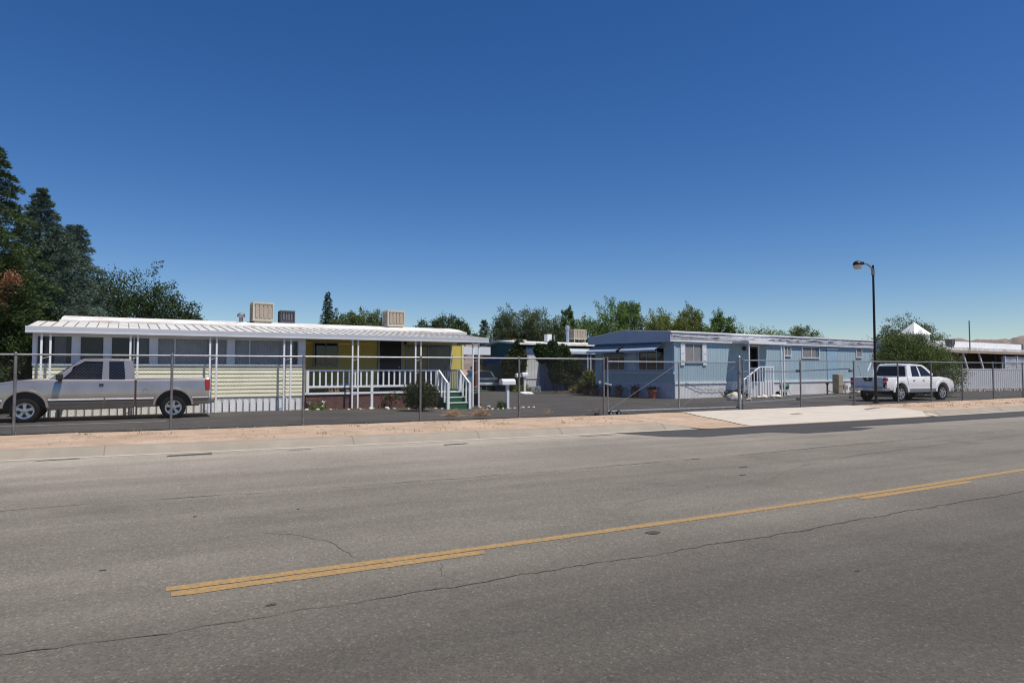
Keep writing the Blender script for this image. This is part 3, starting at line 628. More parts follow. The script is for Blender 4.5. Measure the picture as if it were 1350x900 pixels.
# porch contents
t = thing('porch_bench', 'low white bench behind the porch railing', 'bench', yloc(3.05, .9, .6), 3)
bx('seat', white, t, -.45, .45, -.15, .15, .30, .35); bx('leg', white, t, -.40, -.34, -.13, .13, 0, .30); bx('leg', white, t, .34, .40, -.13, .13, 0, .30)
mb = MB()
for i in range(4):
    for j in range(2): mb.tube([(-.4+.12*i, -.2+.02*j, .08+.13*j), (-.36+.12*i, .2, .08+.13*j)], .06, 8)
mb.tube([(.2, -.1, .07), (.75, .05, .07)], .06, 8)
mb.v = [tuple(Vector(v)) for v in mb.v]; o = mb.build('firewood', M('firewood_bark', (.3, .18, .12), .9, amt=.3, ns=8), None, smooth=50); o.location = yloc(3.0, .45, .6); tag(o, 'small pile of firewood on the porch deck under the bench', 'firewood')
# coolers on the roof
tan = M('tan_metal', (.50, .46, .38), .55, amt=.08, dirt=(.35, .28, .2), dirtamt=.4); tan_d = M('tan_louver', (.36, .30, .23), .7, amt=.12, ns=4)
cooler('tan roof cooler, larger and leftmost on the yellow home', yloc(.75, 4.2, 3.53), .84, .84, .79, tan, tan_d)
cooler('dark grey roof cooler on the yellow home', yloc(1.97, 5.2, 3.56), .62, .62, .55, M('dark_cooler', (.07, .075, .09), .5), M('dark_cooler_grille', (.12, .12, .13), .6))
cooler('pale tan roof cooler near the right end of the yellow home', yloc(6.63, 4.2, 3.50), .84, .74, .74, tan, tan_d)

# plants by the porch
def tuft(name, label, cat, loc, n, size, mat, spread, up=1., flowers=None, group=None, w=.3):
    P = RNG.normal(size=(n, 3))*np.array([spread, spread, spread*.6]); P[:, 2] = np.abs(P[:, 2])
    D = RNG.normal(size=(n, 3))*.6+np.array([0, 0, up])+P*np.array([1.5, 1.5, 0])
    if flowers:
        t = thing(name, label, cat, loc, 0, group); leaf_mesh('leaves', P, D, RNG.uniform(.6, 1.2, n)*size, RNG.uniform(.7, 1.2, n)*size*w, mat, t)
        for q in range(flowers[1]):
            c = RNG.normal(size=3)*np.array([spread, spread, spread*.5])+np.array([0, 0, spread*1.2]); leaf_mesh('flower', RNG.normal(size=(8, 3))*.012+c, RNG.normal(size=(8, 3)), np.full(8, .085), np.full(8, .07), flowers[0], t)
        return t
    o = leaf_mesh(name, P, D, RNG.uniform(.6, 1.2, n)*size, RNG.uniform(.7, 1.2, n)*size*w, mat); o.location = loc
    return tag(o, label, cat, group)
pet_w = leafmat('white_petal', (.7, .66, .6), (.8, .75, .68), .2); pet_r = leafmat('red_petal', (.4, .06, .04), (.55, .1, .07), .2)
tuft('flowering_plant', 'low plant with pale flowers at the left foot of the brick porch', 'plant', yloc(2.0, -.3, 0), 260, .12, L_mid, .16, flowers=(pet_w, 4))
t = tuft('rose_bush', 'small rose bush with red blooms before the brick porch', 'rose bush', yloc(4.9, -.3, .28), 500, .11, L_dark, .17, flowers=(pet_r, 6))
mb = MB(); mb.tube([(0, 0, -.35), (.01, 0, .1)], .014, 6).tube([(0.02, 0, -.35), (-.09, .04, .1)], .01, 6); mb.build('stem', bark, t)
# weeds strip
gm = leafmat('dry_grass', (.16, .15, .05), (.36, .30, .13), .3)
n = 1900; sx = RNG.uniform(1.5, 9.0, n); yy = RNG.normal(size=n)*.10-.42; P = np.array([yloc(a, b, 0) for a, b in zip(sx, yy)])
for i in range(n): P[i, 2] = gz(P[i, 0], P[i, 1])
P2 = RNG.uniform(0, 1, (900, 3)); P2[:, 0] = P2[:, 0]*70-14; P2 = np.array([(a[0], fy(a[0])+RNG.normal()*.09-.03, .1) for a in P2])
cl_ = [(RNG.uniform(-6, 34), RNG.uniform(.05, .95)) for _ in range(60)]; P3 = []
for cx_, u_ in cl_:
    if 11.5 < cx_ < 24: continue
    for _ in range(int(RNG.uniform(6, 26))):
        a_ = cx_+RNG.normal()*.07; uu = min(.98, max(.02, u_+RNG.normal()*.018)); P3.append((a_, vy(a_, uu), vz(a_, uu)))
P2 = np.vstack([P2, np.array(P3)])
P = np.vstack([P, P2]); k = len(P); o = leaf_mesh('weeds', P, RNG.normal(size=(k, 3))*.7+np.array([0, 0, 1]), RNG.uniform(.03, .10, k), RNG.uniform(.008, .02, k), gm); tag(o, 'thin dry grass and weeds along the porch foot and fence line', 'weeds', kind='stuff')

# rocks
def rock(label, x, y, r, seed, sq=.65, mat=rock_m, group=None, name='rock', z=None, el=1.):
    bm = bmesh.new(); bmesh.ops.create_icosphere(bm, subdivisions=3, radius=r); rs = np.random.default_rng(seed); ks = rs.normal(size=(5, 3))*2.2/r; ph = rs.uniform(0, 6, 5)
    for v in bm.verts:
        c = np.array(v.co); s = 1+.09*sum(sin(float(k @ c)+p) for k, p in zip(ks, ph)); v.co *= s; v.co.z *= sq; v.co.x *= el
    shade(bm, 45); me = bpy.data.meshes.new(name); bm.to_mesh(me); bm.free(); o = link(name, me, mat); o.location = (x, y, (gz(x, y) if z is None else z)+r*sq*.5); o.rotation_euler = (0, 0, seed)
    return tag(o, label, 'rock', group)
pale_rock = M('pale_rock', (.62, .55, .46), .9, amt=.2, ns=7, bmp=.5)
for i in range(16):
    a = yloc(1.6+i*.5+random.uniform(-.2, .2), -.62+random.uniform(-.1, .1), 0)
    rock('pale edging stone in the row along the foot of the brick porch', a[0], a[1], random.uniform(.05, .10), i, mat=pale_rock, group='edging stones along the porch')
for i in range(12):
    a = (11.4+i*.19, 24.6-i*.03); rock('small pale stone in the edging between porch posts and white mailbox', a[0], a[1]+random.uniform(-.08, .08), random.uniform(.04, .075), 40+i, mat=pale_rock, group='edging stones by the mailbox')

# ------------------------------------------------------------------ pickups
def arc(cx, cz, r, n=14, a0=180, a1=0): return [(cx+r*cos(R(a0+(a1-a0)*i/n)), cz+r*sin(R(a0+(a1-a0)*i/n))) for i in range(n+1)]
def solid(outline, y0, y1, zc, xc, fn, name, mat, parent, bevel=.012, sm=32, yc=()):
    bm = bmesh.new(); vs = [bm.verts.new((x, y0, z)) for x, z in outline]; f = bm.faces.new(vs)
    r = bmesh.ops.extrude_face_region(bm, geom=[f]); bmesh.ops.translate(bm, verts=[e for e in r['geom'] if isinstance(e, bmesh.types.BMVert)], vec=(0, y1-y0, 0))
    bmesh.ops.triangulate(bm, faces=[f_ for f_ in bm.faces if len(f_.verts) > 4])
    for c, ax in [(z, 2) for z in zc]+[(x, 0) for x in xc]+[(y, 1) for y in yc]:
        co = [0, 0, 0]; no = [0, 0, 0]; co[ax] = c; no[ax] = 1
        bmesh.ops.bisect_plane(bm, geom=bm.verts[:]+bm.edges[:]+bm.faces[:], plane_co=co, plane_no=no)
    bmesh.ops.remove_doubles(bm, verts=bm.verts, dist=.0008)
    for v in bm.verts: v.co = fn(v.co.copy())
    bmesh.ops.recalc_face_normals(bm, faces=bm.faces); shade(bm, sm)
    me = bpy.data.meshes.new(name); bm.to_mesh(me); bm.free(); return link(name, me, mat, parent, None, bevel)
def wheel(par, x, y, out, rad, rim_r, spokes, rim_m=alloy, wdt=.23):
    """out = -1 when the outer face looks to -y"""
    w = MB(); h = wdt/2; w.lathe([(rim_r*.97, -h*.9), (rim_r+.015, -h), (rad-.05, -h), (rad-.015, -h*.86), (rad, -h*.6), (rad, h*.6), (rad-.015, h*.86), (rad-.05, h), (rim_r+.015, h), (rim_r*.97, h*.9)], (x, y, rad), 'y', 40, True)
    wo = w.build('wheel', rubber, par, smooth=35)
    r = MB(); yo = y+out*h
    r.lathe([(rim_r+.012, yo-out*.012-y), (rim_r+.012, yo+out*.004-y), (rim_r*.90, yo-out*.004-y), (rim_r*.88, yo-out*.10-y), (.02, yo-out*.11-y)], (x, y, rad), 'y', 40, caps=False)
    dk = r.build('rim', rim_m, wo, smooth=30)
    b = MB(); b.lathe([(rim_r*.85, yo-out*.095-y), (rim_r*.85, yo-out*.09-y)], (x, y, rad), 'y', 32); b.build('brake_shadow_disc', black, wo)
    s = MB()
    for i in range(spokes):
        a = 2*pi*i/spokes+.3; c, d = cos(a), sin(a); px, pz = -d, c
        pts = [(.03, .045), (rim_r*.45, .032), (rim_r*.92, .05)]
        for (ra, wa), (rb, wb) in zip(pts, pts[1:]):
            q = [(x+c*ra+px*wa, 0, rad+d*ra+pz*wa), (x+c*ra-px*wa, 0, rad+d*ra-pz*wa), (x+c*rb-px*wb, 0, rad+d*rb-pz*wb), (x+c*rb+px*wb, 0, rad+d*rb+pz*wb)]
            s.hexa([(u[0], yo-out*.05, u[2]) for u in q], [(u[0], yo-out*.004, u[2]) for u in q])
    s.lathe([(.062, yo-out*.05-y), (.06, yo+out*.004-y), (.035, yo+out*.012-y), (.0, yo+out*.013-y)], (x, y, rad), 'y', 20)
    s.build('spoke', rim_m, wo, smooth=30); return wo
def paint(name, col, metal, dirt, da, rough=.32):
    m, n, l, b = nmat(name); MC[name] = m; co = n.new('ShaderNodeTexCoord').outputs['Object']
    t = noise(n, l, 1.6, 5, vec=co); sx = n.new('ShaderNodeSeparateXYZ'); l.new(co, sx.inputs[0])
    # road dust: thicker low on the body, broken up by noise
    r = ramp(n, [(.25, 1.), (.75, .0)]); l.new(sx.outputs[2], r.inputs[0]); r2 = ramp(n, [(.35, 0.), (.7, 1.)]); l.new(t.outputs[0], r2.inputs[0])
    f = mix(n, l, r.outputs[0], r2.outputs[0], .5); mu = n.new('ShaderNodeMath'); mu.operation = 'MULTIPLY'; l.new(f, mu.inputs[0]); mu.inputs[1].default_value = da
    l.new(mix(n, l, col, dirt, mu.outputs[0]), b.inputs['Base Color']); b.inputs['Metallic'].default_value = metal; b.inputs['Roughness'].default_value = rough
    b.inputs['Coat Weight'].default_value = .6; b.inputs['Coat Roughness'].default_value = .06; return m
red_lens = M('red_lens', (.42, .015, .02), .2, amt=.1, coat=.5); orange_lens = M('orange_lens', (.6, .2, .03), .25); clear_lens = M('headlight_lens', (.55, .57, .6), .15, coat=.6)
seat_m = M('seat_cloth', (.085, .08, .078), .9)
def side_fn(hw, ins):
    def f(c):
        k = np.interp(c.z, [p[0] for p in ins], [p[1] for p in ins])
        if abs(c.y) > hw-.002: c.y = math.copysign(abs(c.y)-k, c.y)
        return c
    return f
def pickup(root, P, hw, cab, bed, gh, holes, ins, front, rear, R_w, ax, glassm, spokes, sz, tgate, floor, gtop):
    """root Empty; cab/bed/gh outlines in (x, z); front, rear = x of the ends; sz = z where the glasshouse starts"""
    fn = side_fn(hw, ins); zc = [p[0] for p in ins]
    body = solid(cab, -hw, hw, zc, [], fn, 'body', P, root)
    b = solid(bed, -hw, -hw+.09, zc, [], lambda c: (setattr(c, 'y', c.y+np.interp(c.z, [p[0] for p in ins], [p[1] for p in ins])) or c), 'bed_side', P, root)
    solid(bed, hw-.09, hw, zc, [], lambda c: (setattr(c, 'y', c.y-np.interp(c.z, [p[0] for p in ins], [p[1] for p in ins])) or c), 'bed_side', P, root)
    bx0, bx1 = min(x for x, z in bed), max(x for x, z in bed)
    bx('bed_floor', P, root, bx0+.05, bx1-.03, -hw+.1, hw-.1, floor-.05, floor)
    # glasshouse: sides with real window openings, leaning inward
    zt = max(z for x, z in gh)
    def gy(z): return hw-ins[-1][1]-.005-(z-sz)/(zt-sz)*gtop
    for sd in (-1, 1):
        g = MB(); g.panel(gh, holes, lambda u, v, k, sd=sd: (u, sd*(gy(v)-.045*k), v)); cs = g.build('cab_side', P, root, smooth=30, bevel=.008)
        for h in holes:
            g = MB(); g.panel(h, [], lambda u, v, k, sd=sd: (u, sd*(gy(v)-.02-.005*k), v)); g.build('side_window', glassm, root)
            sl_ = MB(); cx = sum(p[0] for p in h)/len(h); cz_ = sum(p[1] for p in h)/len(h)
            grow = [(cx+(u-cx)*1.035, cz_+(v-cz_)*1.05) for u, v in h]
            sl_.panel(grow, [h], lambda u, v, k, sd=sd: (u, sd*(gy(v)+.004-.03*k), v)); sl_.build('window_seal', black, cs)
    top = [p for p in gh if p[1] > zt-.16]; top.sort()
    r = MB()
    for (xa, za), (xb, zb) in zip(top, top[1:]):
        ya, yb = gy(za), gy(zb)
        for i in range(6):
            u0, u1 = -1+i/3, -1+(i+1)/3; c0, c1 = .035*(1-u0*u0), .035*(1-u1*u1)
            r.hexa([(xa, u0*ya, za-.04), (xb, u0*yb, zb-.04), (xb, u1*yb, zb-.04), (xa, u1*ya, za-.04)], [(xa, u0*ya, za+c0), (xb, u0*yb, zb+c0), (xb, u1*yb, zb+c0), (xa, u1*ya, za+c1 if False else za+c1)])
    bm = r.build('cab_roof', P, root)
    ends = {}
    lo = sorted([p for p in gh if p[1] < sz+.02]); pa, pb = lo[0], lo[-1]; ta, tb = top[0], top[-1]
    for nm, p, q, isback in (('left', pa, ta, 0), ('right', pb, tb, 0)):
        yb_, yt_ = gy(p[1])-.03, gy(q[1])-.03
        fr = lambda u, v, k: (p[0]+(q[0]-p[0])*v, u*(yb_+(yt_-yb_)*v), p[1]+(q[1]-p[1])*v)
        ws = MB(); ws.hexa([fr(-.93, .1, 0), fr(.93, .1, 0), (fr(.93, .1, 0)[0]+.006, fr(.93, .1, 0)[1], fr(.93, .1, 0)[2]), (fr(-.93, .1, 0)[0]+.006, fr(-.93, .1, 0)[1], fr(-.93, .1, 0)[2])],
                           [fr(-.93, .93, 0), fr(.93, .93, 0), (fr(.93, .93, 0)[0]+.006, fr(.93, .93, 0)[1], fr(.93, .93, 0)[2]), (fr(-.93, .93, 0)[0]+.006, fr(-.93, .93, 0)[1], fr(-.93, .93, 0)[2])])
        steep = abs(q[0]-p[0]) < .35
        ws.build('rear_window' if steep else 'windscreen', glassm, root)
        fm = MB(); fm.panel([(-1, 0), (1, 0), (1, 1), (-1, 1)], [[(-.93, .1), (.93, .1), (.93, .93), (-.93, .93)]], lambda u, v, k: tuple(Vector(fr(u, v, 0))+Vector((.02*k-.012, 0, 0)))); fm.build('window_frame', P if steep else black, root)
    # chassis, inner dark arches
    c = MB(); c.box(min(front, rear)+.25, max(front, rear)-.25, -.45, .45, .36, .5)
    for x in ax: c.box(x-.06, x+.06, -hw+.25, hw-.25, R_w-.07, R_w+.06).box(x-.465, x+.465, -hw+.30, hw-.30, .42, .93 if x in (max(ax),) and rear > 2 or x == 0 and rear < 2 else .86)
    c.build('chassis', black, root)
    for x in ax:
        for sd in (-1, 1): wheel(root, x, sd*(hw-.13), sd, R_w, R_w*.62, spokes)
    return body
def seats(root, xs, facing, y_c=.38, z=.55):
    for x in xs:
        for sd in (-1, 1):
            s = MB(); s.box(x-.25, x+.25, sd*y_c-.25, sd*y_c+.25, z, z+.2)
            b0 = x-facing*.22; s.hexa([(b0-.07, sd*y_c-.24, z+.18), (b0+.07, sd*y_c-.24, z+.18), (b0+.07, sd*y_c+.24, z+.18), (b0-.07, sd*y_c+.24, z+.18)], [(b0-.05-facing*.13, sd*y_c-.2, z+.72), (b0+.05-facing*.13, sd*y_c-.2, z+.72), (b0+.05-facing*.13, sd*y_c+.2, z+.72), (b0-.05-facing*.13, sd*y_c+.2, z+.72)])
            s.box(b0-.05-facing*.15, b0+.05-facing*.15, sd*y_c-.12, sd*y_c+.12, z+.75, z+.92); s.build('seat', seat_m, root, bevel=.03)
def strip_side(root, name, mat, pts, y, t=.012, parent=None):     # thin raised strip on the near and far side
    for sd in (-1, 1):
        m = MB(); m.panel(pts, [], lambda u, v, k, sd=sd: (u, sd*(y+t*(1-k)), v)); m.build(name, mat, root)
def seam(root, name, pts, y, ins, w=.012, mat=None):
    for sd in (-1, 1):
        m = MB(); iy = lambda z: np.interp(z, [p[0] for p in ins], [p[1] for p in ins])
        for (xa, za), (xb, zb) in zip(pts, pts[1:]):
            L = math.hypot(xb-xa, zb-za); nx, nz = -(zb-za)/L*w/2, (xb-xa)/L*w/2
            m.add([(xa+nx, sd*(y-iy(za)+.003), za+nz), (xa-nx, sd*(y-iy(za)+.003), za-nz), (xb-nx, sd*(y-iy(zb)+.003), zb-nz), (xb+nx, sd*(y-iy(zb)+.003), zb+nz)], [(0, 1, 2, 3)])
        m.build(name, mat or black, root)

# --- silver extended-cab pickup: nose to the left
silver = paint('silver_paint', (.47, .43, .395), .6, (.27, .19, .13), .65, .24)
T1 = thing('pickup_truck', 'silver extended cab pickup parked against the yellow home', 'pickup truck', (-3.56, 23.90, 0), 1.5); T1.scale = (1.035, 1, 1)
ins1 = [(.30, .10), (.42, .035), (.60, .012), (.80, .0), (1.0, .004), (1.12, .018), (1.2, .05)]
ins1 = [(.30, .10), (.42, .05), (.56, .018), (.68, .0), (.80, .0), (.92, .007), (1.02, .018), (1.12, .036), (1.19, .055), (1.24, .09)]
cab1 = [(-.92, .52), (-.86, .45), (-.50, .43)]+arc(0, .40, .475, 16, 176, 4)+[(.50, .34), (1.6, .335), (2.585, .35), (2.585, 1.2), (.62, 1.21), (.46, 1.245), (.2, 1.235), (-.25, 1.19), (-.62, 1.125), (-.84, 1.06), (-.93, .96), (-.95, .75)]
bed1 = [(2.635, .36), (3.10, .38)]+arc(3.6, .41, .475, 16, 176, 4)+[(4.1, .40), (4.55, .44), (4.57, .7), (4.56, 1.24), (2.635, 1.235)]
gh1 = [(.50, 1.20), (2.575, 1.19), (2.53, 1.72), (2.44, 1.80), (1.38, 1.81), (1.22, 1.775), (.92, 1.50)]
h1 = [[(.84, 1.235), (1.76, 1.225), (1.775, 1.73), (1.35, 1.735), (1.22, 1.66)], [(1.95, 1.225), (2.30, 1.18), (2.345, 1.24), (2.30, 1.735), (1.94, 1.735)]]
pickup(T1, silver, .96, cab1, bed1, gh1, h1, ins1, -.95, 4.57, .342, (0, 3.6), G_car, 5, 1.2, 0, .93, .17)
# rear side window is black: privacy glass sheet behind it
for sd in (-1, 1): MB().panel(h1[1], [], lambda u, v, k, sd=sd: (u, sd*(.84-(v-1.2)*.22-.004*k), v)).build('privacy_glass', G_dark, T1)
MB().box(2.50, 2.56, -.85, .85, .5, 1.2).build('cab_back', dark_in, T1)
seats(T1, (1.35,), -1, z=.62)
d = MB(); d.box(.55, .85, -.84, .84, .85, 1.2); d.build('dashboard', dark_in, T1, bevel=.04)
sw = MB(); sw.lathe([(.175, -.012), (.19, 0), (.175, .012), (.16, 0)], (0, 0, 0), 'x', 24, True); o = sw.build('steering_wheel', black, T1, smooth=60); o.location = (.98, -.4, 1.17); o.rotation_euler = (0, R(-25), 0)
mold = M('pale_molding', (.74, .72, .70), .35); 
for a, b in ((.52, 1.83), (1.87, 2.58), (2.64, 3.08)): strip_side(T1, 'side_molding', mold, [(a, .615), (b, .615), (b, .66), (a, .66)], .955, .02); strip_side(T1, 'molding_strip', black, [(a, .575), (b, .575), (b, .613), (a, .613)], .953, .014)
strip_side(T1, 'side_molding', mold, [(4.1, .625), (4.55, .63), (4.55, .66), (4.1, .66)], .955, .02); strip_side(T1, 'side_molding', mold, [(-.9, .615), (-.5, .615), (-.5, .66), (-.9, .66)], .94, .02)
# wheel-arch lips
for cx in (0, 3.6):
    for sd in (-1, 1):
        m = MB(); out = arc(cx, .40, .545, 18, 178, 2); inn_ = arc(cx, .40, .478, 18, 2, 178); m.panel(out+inn_, [], lambda u, v, k, sd=sd: (u, sd*(.952+.022*(1-k)), v)); m.build('arch_lip', silver, T1, bevel=.008)
seam(T1, 'door_seam', [(.60, .36), (.60, 1.2)], .96, ins1); seam(T1, 'door_seam', [(1.85, .36), (1.855, 1.2)], .96, ins1); seam(T1, 'hood_seam', [(-.9, 1.02), (-.4, 1.11), (.55, 1.185)], .958, ins1, .008)
MB().box(2.587, 2.633, -.93, .93, .40, 1.18).build('cab_gap', M('rusty_gap', (.09, .045, .03), .9, amt=.5, ns=12), T1)
for sd in (-1, 1):
    m = MB(); m.box(1.71, 1.82, min(sd*.935, sd*.97), max(sd*.935, sd*.97), 1.03, 1.085); m.build('door_handle', black, T1, bevel=.008)
    m = MB(); m.box(.70, .86, min(sd*.99, sd*1.20), max(sd*.99, sd*1.20), 1.20, 1.38).box(.74, .84, min(sd*.86, sd*1.0), max(sd*.86, sd*1.0), 1.2, 1.27); m.build('side_mirror', black, T1, bevel=.03)
    m = MB(); m.box(4.45, 4.585, min(sd*.80, sd*.968), max(sd*.80, sd*.968), .86, 1.19); m.build('tail_light', red_lens, T1, bevel=.012)
    m = MB(); m.box(-.975, -.86, min(sd*.55, sd*.93), max(sd*.55, sd*.93), .86, 1.02); m.build('headlight', clear_lens, T1, bevel=.02)
    m = MB(); m.box(-.95, -.80, min(sd*.90, sd*.952), max(sd*.90, sd*.952), .72, .84); m.build('side_marker', orange_lens, T1, bevel=.01)
m = MB(); m.box(-1.06, -.90, -.93, .93, .46, .66).box(-.95, -.55, -.955, -.90, .48, .65).box(-.95, -.55, .90, .955, .48, .65); m.build('front_bumper', chrome, T1, bevel=.03)
m = MB(); m.box(-.965, -.94, -.55, .55, .70, 1.0); m.build('grille', black, T1)
m = MB(); m.box(4.55, 4.585, -.80, .80, .66, 1.23); m.build('tailgate', silver, T1, bevel=.012)
m = MB(); m.box(4.56, 4.72, -.92, .92, .46, .60).box(4.5, 4.62, -.94, -.80, .44, .64).box(4.5, 4.62, .80, .94, .44, .64); m.build('rear_bumper', M('dull_chrome', (.28, .27, .26), .4, .8), T1, bevel=.02)
m = MB(); m.lathe([(.085, 0), (.085, .004), (.075, .004), (.075, 0)], (2.86, -.962, .84), 'y', 24, True); m.build('fuel_flap', M('flap_ring', (.2, .19, .18), .5), T1)
strip_side(T1, 'bed_rail_cap', mold, [(2.64, 1.225), (4.5, 1.23), (4.5, 1.25), (2.64, 1.248)], .885, .02)

# --- white crew-cab pickup: tail to the left, nose to the right
wpaint = paint('white_car_paint', (.82, .82, .82), 0, (.5, .44, .37), .2, .3)
T2 = thing('pickup_truck', 'white crew cab pickup seen from its tailgate near the street lamp', 'pickup truck', (30.3, 20.22, 0), -.5)
ins2 = [(.36, .10), (.5, .03), (.66, .008), (.82, 0), (1.0, .012), (1.12, .035), (1.16, .06)]
cab2 = [(.55, .44), (2.68, .42)]+arc(3.2, .42, .47, 16, 176, 4)+[(3.72, .45), (4.0, .42), (4.10, .50), (4.12, .72), (4.06, .90), (3.93, 1.02), (3.6, 1.10), (3.1, 1.155), (2.76, 1.185), (2.6, 1.15), (.55, 1.14)]
bed2 = [(-1.02, .60), (-.75, .55), (-.5, .52)]+arc(0, .42, .47, 16, 168, 4)+[(.505, .44), (.505, 1.155), (-1.0, 1.135), (-1.04, 1.0)]
gh2 = [(.57, 1.13), (2.80, 1.16), (2.12, 1.645), (1.92, 1.72), (1.5, 1.755), (.92, 1.75), (.74, 1.70)]
h2 = [[(.94, 1.185), (1.50, 1.19), (1.44, 1.665), (1.02, 1.655)], [(1.63, 1.19), (2.40, 1.20), (2.42, 1.235), (2.05, 1.53), (1.86, 1.635), (1.58, 1.665)]]
pickup(T2, wpaint, .925, cab2, bed2, gh2, h2, ins2, 4.1, -1.03, .385, (0, 3.2), G_dark, 6, 1.14, 0, .93, .16)
seats(T2, (1.2, 2.0), 1, z=.62)
seam(T2, 'door_seam', [(.80, .47), (.82, .8), (.86, 1.15)], .925, ins2); seam(T2, 'door_seam', [(1.56, .45), (1.56, 1.16)], .925, ins2); seam(T2, 'door_seam', [(2.58, .62), (2.60, .9), (2.56, 1.16)], .925, ins2)
strip_side(T2, 'side_molding', wpaint, [(.62, .60), (2.62, .60), (2.62, .64), (.62, .64)], .917, .02)
for cx in (0, 3.2):
    for sd in (-1, 1):
        m = MB(); out = arc(cx, .42, .60, 20, 176, 4); inn_ = arc(cx, .42, .472, 20, 4, 176); m.panel(out+inn_, [], lambda u, v, k, sd=sd: (u, sd*(.915+.035*(1-k)), v)); m.build('fender_flare', wpaint, T2, bevel=.02)
tg = M('tailgate_white', (.72, .72, .74), .35, coat=.4, dirt=(.45, .40, .36), dirtamt=.4)
m = MB(); m.box(-1.055, -1.00, -.73, .73, .68, 1.14); m.build('tailgate', tg, T2, bevel=.015)
m = MB(); m.panel([(-.24, 1.135), (.24, 1.135), (.20, .99), (.15, .955), (-.15, .955), (-.20, .99)], [], lambda u, v, k: (-1.072+.02*k, u, v)); m.build('tailgate_handle', black, T2)
m = MB(); m.lathe([(.05, 0), (.05, -.01)], (-1.072, 0, 1.07), 'x', 18); m.build('badge', chrome, T2)
for sd in (-1, 1):
    m = MB(); m.box(-1.065, -.90, min(sd*.735, sd*.915), max(sd*.735, sd*.915), .80, 1.12); o = m.build('tail_light', red_lens, T2, bevel=.03)
    m = MB(); m.box(-1.069, -1.06, min(sd*.76, sd*.89), max(sd*.76, sd*.89), .90, .98); m.build('reverse_lens', clear_lens, o)
    m = MB(); m.box(3.9, 4.09, min(sd*.55, sd*.88), max(sd*.55, sd*.88), .82, 1.0); m.build('headlight', clear_lens, T2, bevel=.03)
    m = MB(); m.box(3.80, 4.0, min(sd*.86, sd*.916), max(sd*.86, sd*.916), .90, 1.0); m.build('headlight_wing', orange_lens if sd < 0 else clear_lens, T2, bevel=.01)
    m = MB(); m.box(2.30, 2.44, min(sd*.98, sd*1.16), max(sd*.98, sd*1.16), 1.16, 1.32).box(2.36, 2.44, min(sd*.86, sd*1.0), max(sd*.86, sd*1.0), 1.16, 1.22); m.build('side_mirror', black, T2, bevel=.03)
    for x in (.98, 1.72):
        m = MB(); m.box(x-.08, x+.08, min(sd*.90, sd*.935), max(sd*.90, sd*.935), .985, 1.025); h = m.build('door_handle', wpaint, T2, bevel=.01)
        m = MB(); m.lathe([(.055, -.003), (.055, .003)], (x+.01, sd*.914, .99), 'y', 18); m.build('handle_cup', black, h)
m = MB(); m.box(-1.22, -1.06, -.86, .86, .50, .68).box(-1.18, -.80, -.925, -.80, .50, .66).box(-1.18, -.80, .80, .925, .50, .66); rb = m.build('rear_bumper', chrome, T2, bevel=.04)
m = MB(); m.box(-1.228, -1.222, -.16, .16, .53, .66); m.build('licence_plate', M('plate', (.62, .66, .72), .5), T2)
m = MB(); m.box(4.02, 4.16, -.9, .9, .45, .66); m.build('front_bumper', wpaint, T2, bevel=.05)
m = MB(); m.tube([(-.8, -.35, .5), (-.3, -.4, .46), (.3, -.38, .46)], .05, 8).box(-.6, .1, -.3, .35, .42, .56); m.build('exhaust', black, T2)
# rake and broom handles standing in the bed
wood = M('bare_wood', (.55, .42, .28), .7)
o = MB().tube([(29.62, 20.7, .7), (29.42, 20.8, 1.62)], .018, 8).tube([(29.42, 20.8, 1.62), (29.36, 20.83, 1.70)], .03, 8).build('tool_handle', wood, None, smooth=50); o.data.transform(Matrix.Translation((-29.62, -20.7, -.7))); o.location = (29.62, 20.7, .7)
tag(o, 'pale wooden tool handle standing in the white pickup bed', 'tool')
b_ = MB().tube([(0, 0, 0), (.25, 0, .36)], .035, 8).build('white_tube', white_clean, None, smooth=50); b_.location = (29.35, 20.3, 1.45); b_.name = 'pipe'; tag(b_, 'short white pipe leaning out over the white pickup bed', 'pipe')
b_.data.transform(Matrix.Identity(4)); 

# ------------------------------------------------------------------ blue home
blue_m = M('blue_siding', (.34, .455, .515), .6, amt=.05, ns=1.2, dirt=(.36, .45, .5), dirtamt=.4, stretch=(1, 1, .15))
blue_d = M('blue_trim', (.42, .50, .58), .6, amt=.05)
gab_m = M('gable_board', (.40, .45, .54), .6, amt=.06)
skirt_m = M('white_skirting', (.74, .73, .73), .6, amt=.06, ns=1.5, dirt=(.5, .42, .36), dirtamt=.4)
B = thing('blue_mobile_home', 'pale blue double-wide mobile home with white skirting and flat white roof', 'mobile home', (23.1, 26.6, 0), 6.1)
BM = Matrix.Translation((23.1, 26.6, 0)) @ Matrix.Rotation(R(6.1), 4, 'Z')
def bloc(s, y, z): return tuple(BM @ Vector((s, y, z)))
Tend = Matrix(((0, 1, 0, 0), (1, 0, 0, 0), (0, 0, 1, 0), (0, 0, 0, 1)))   # (t, out, z) -> end wall
LB, DB = 18.9, 6.2
wallpts(grooves(.0, LB, .2, .02, .014, .25), .80, 2.97, .1).build('wall', blue_m, B)
m = MB(); m.box(.12, LB-.02, .1, DB, .3, 2.97); m.build('inner_walls', blue_m, B)
m = wallpts(grooves(.1, DB, .3, .02, .01), .80, 2.97, .1); m.v = [tuple(Tend @ Vector(v)) for v in m.v]; m.build('end_wall', blue_m, B)
wallpts(corrug(.02, LB, .11, .018), 0, .76, .1).build('skirting', skirt_m, B)
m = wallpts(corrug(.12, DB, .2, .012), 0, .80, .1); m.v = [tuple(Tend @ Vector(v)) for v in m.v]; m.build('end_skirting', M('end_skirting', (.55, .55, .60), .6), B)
bx('skirting_trim', white, B, -.03, LB, -.055, -.002, .755, .855)
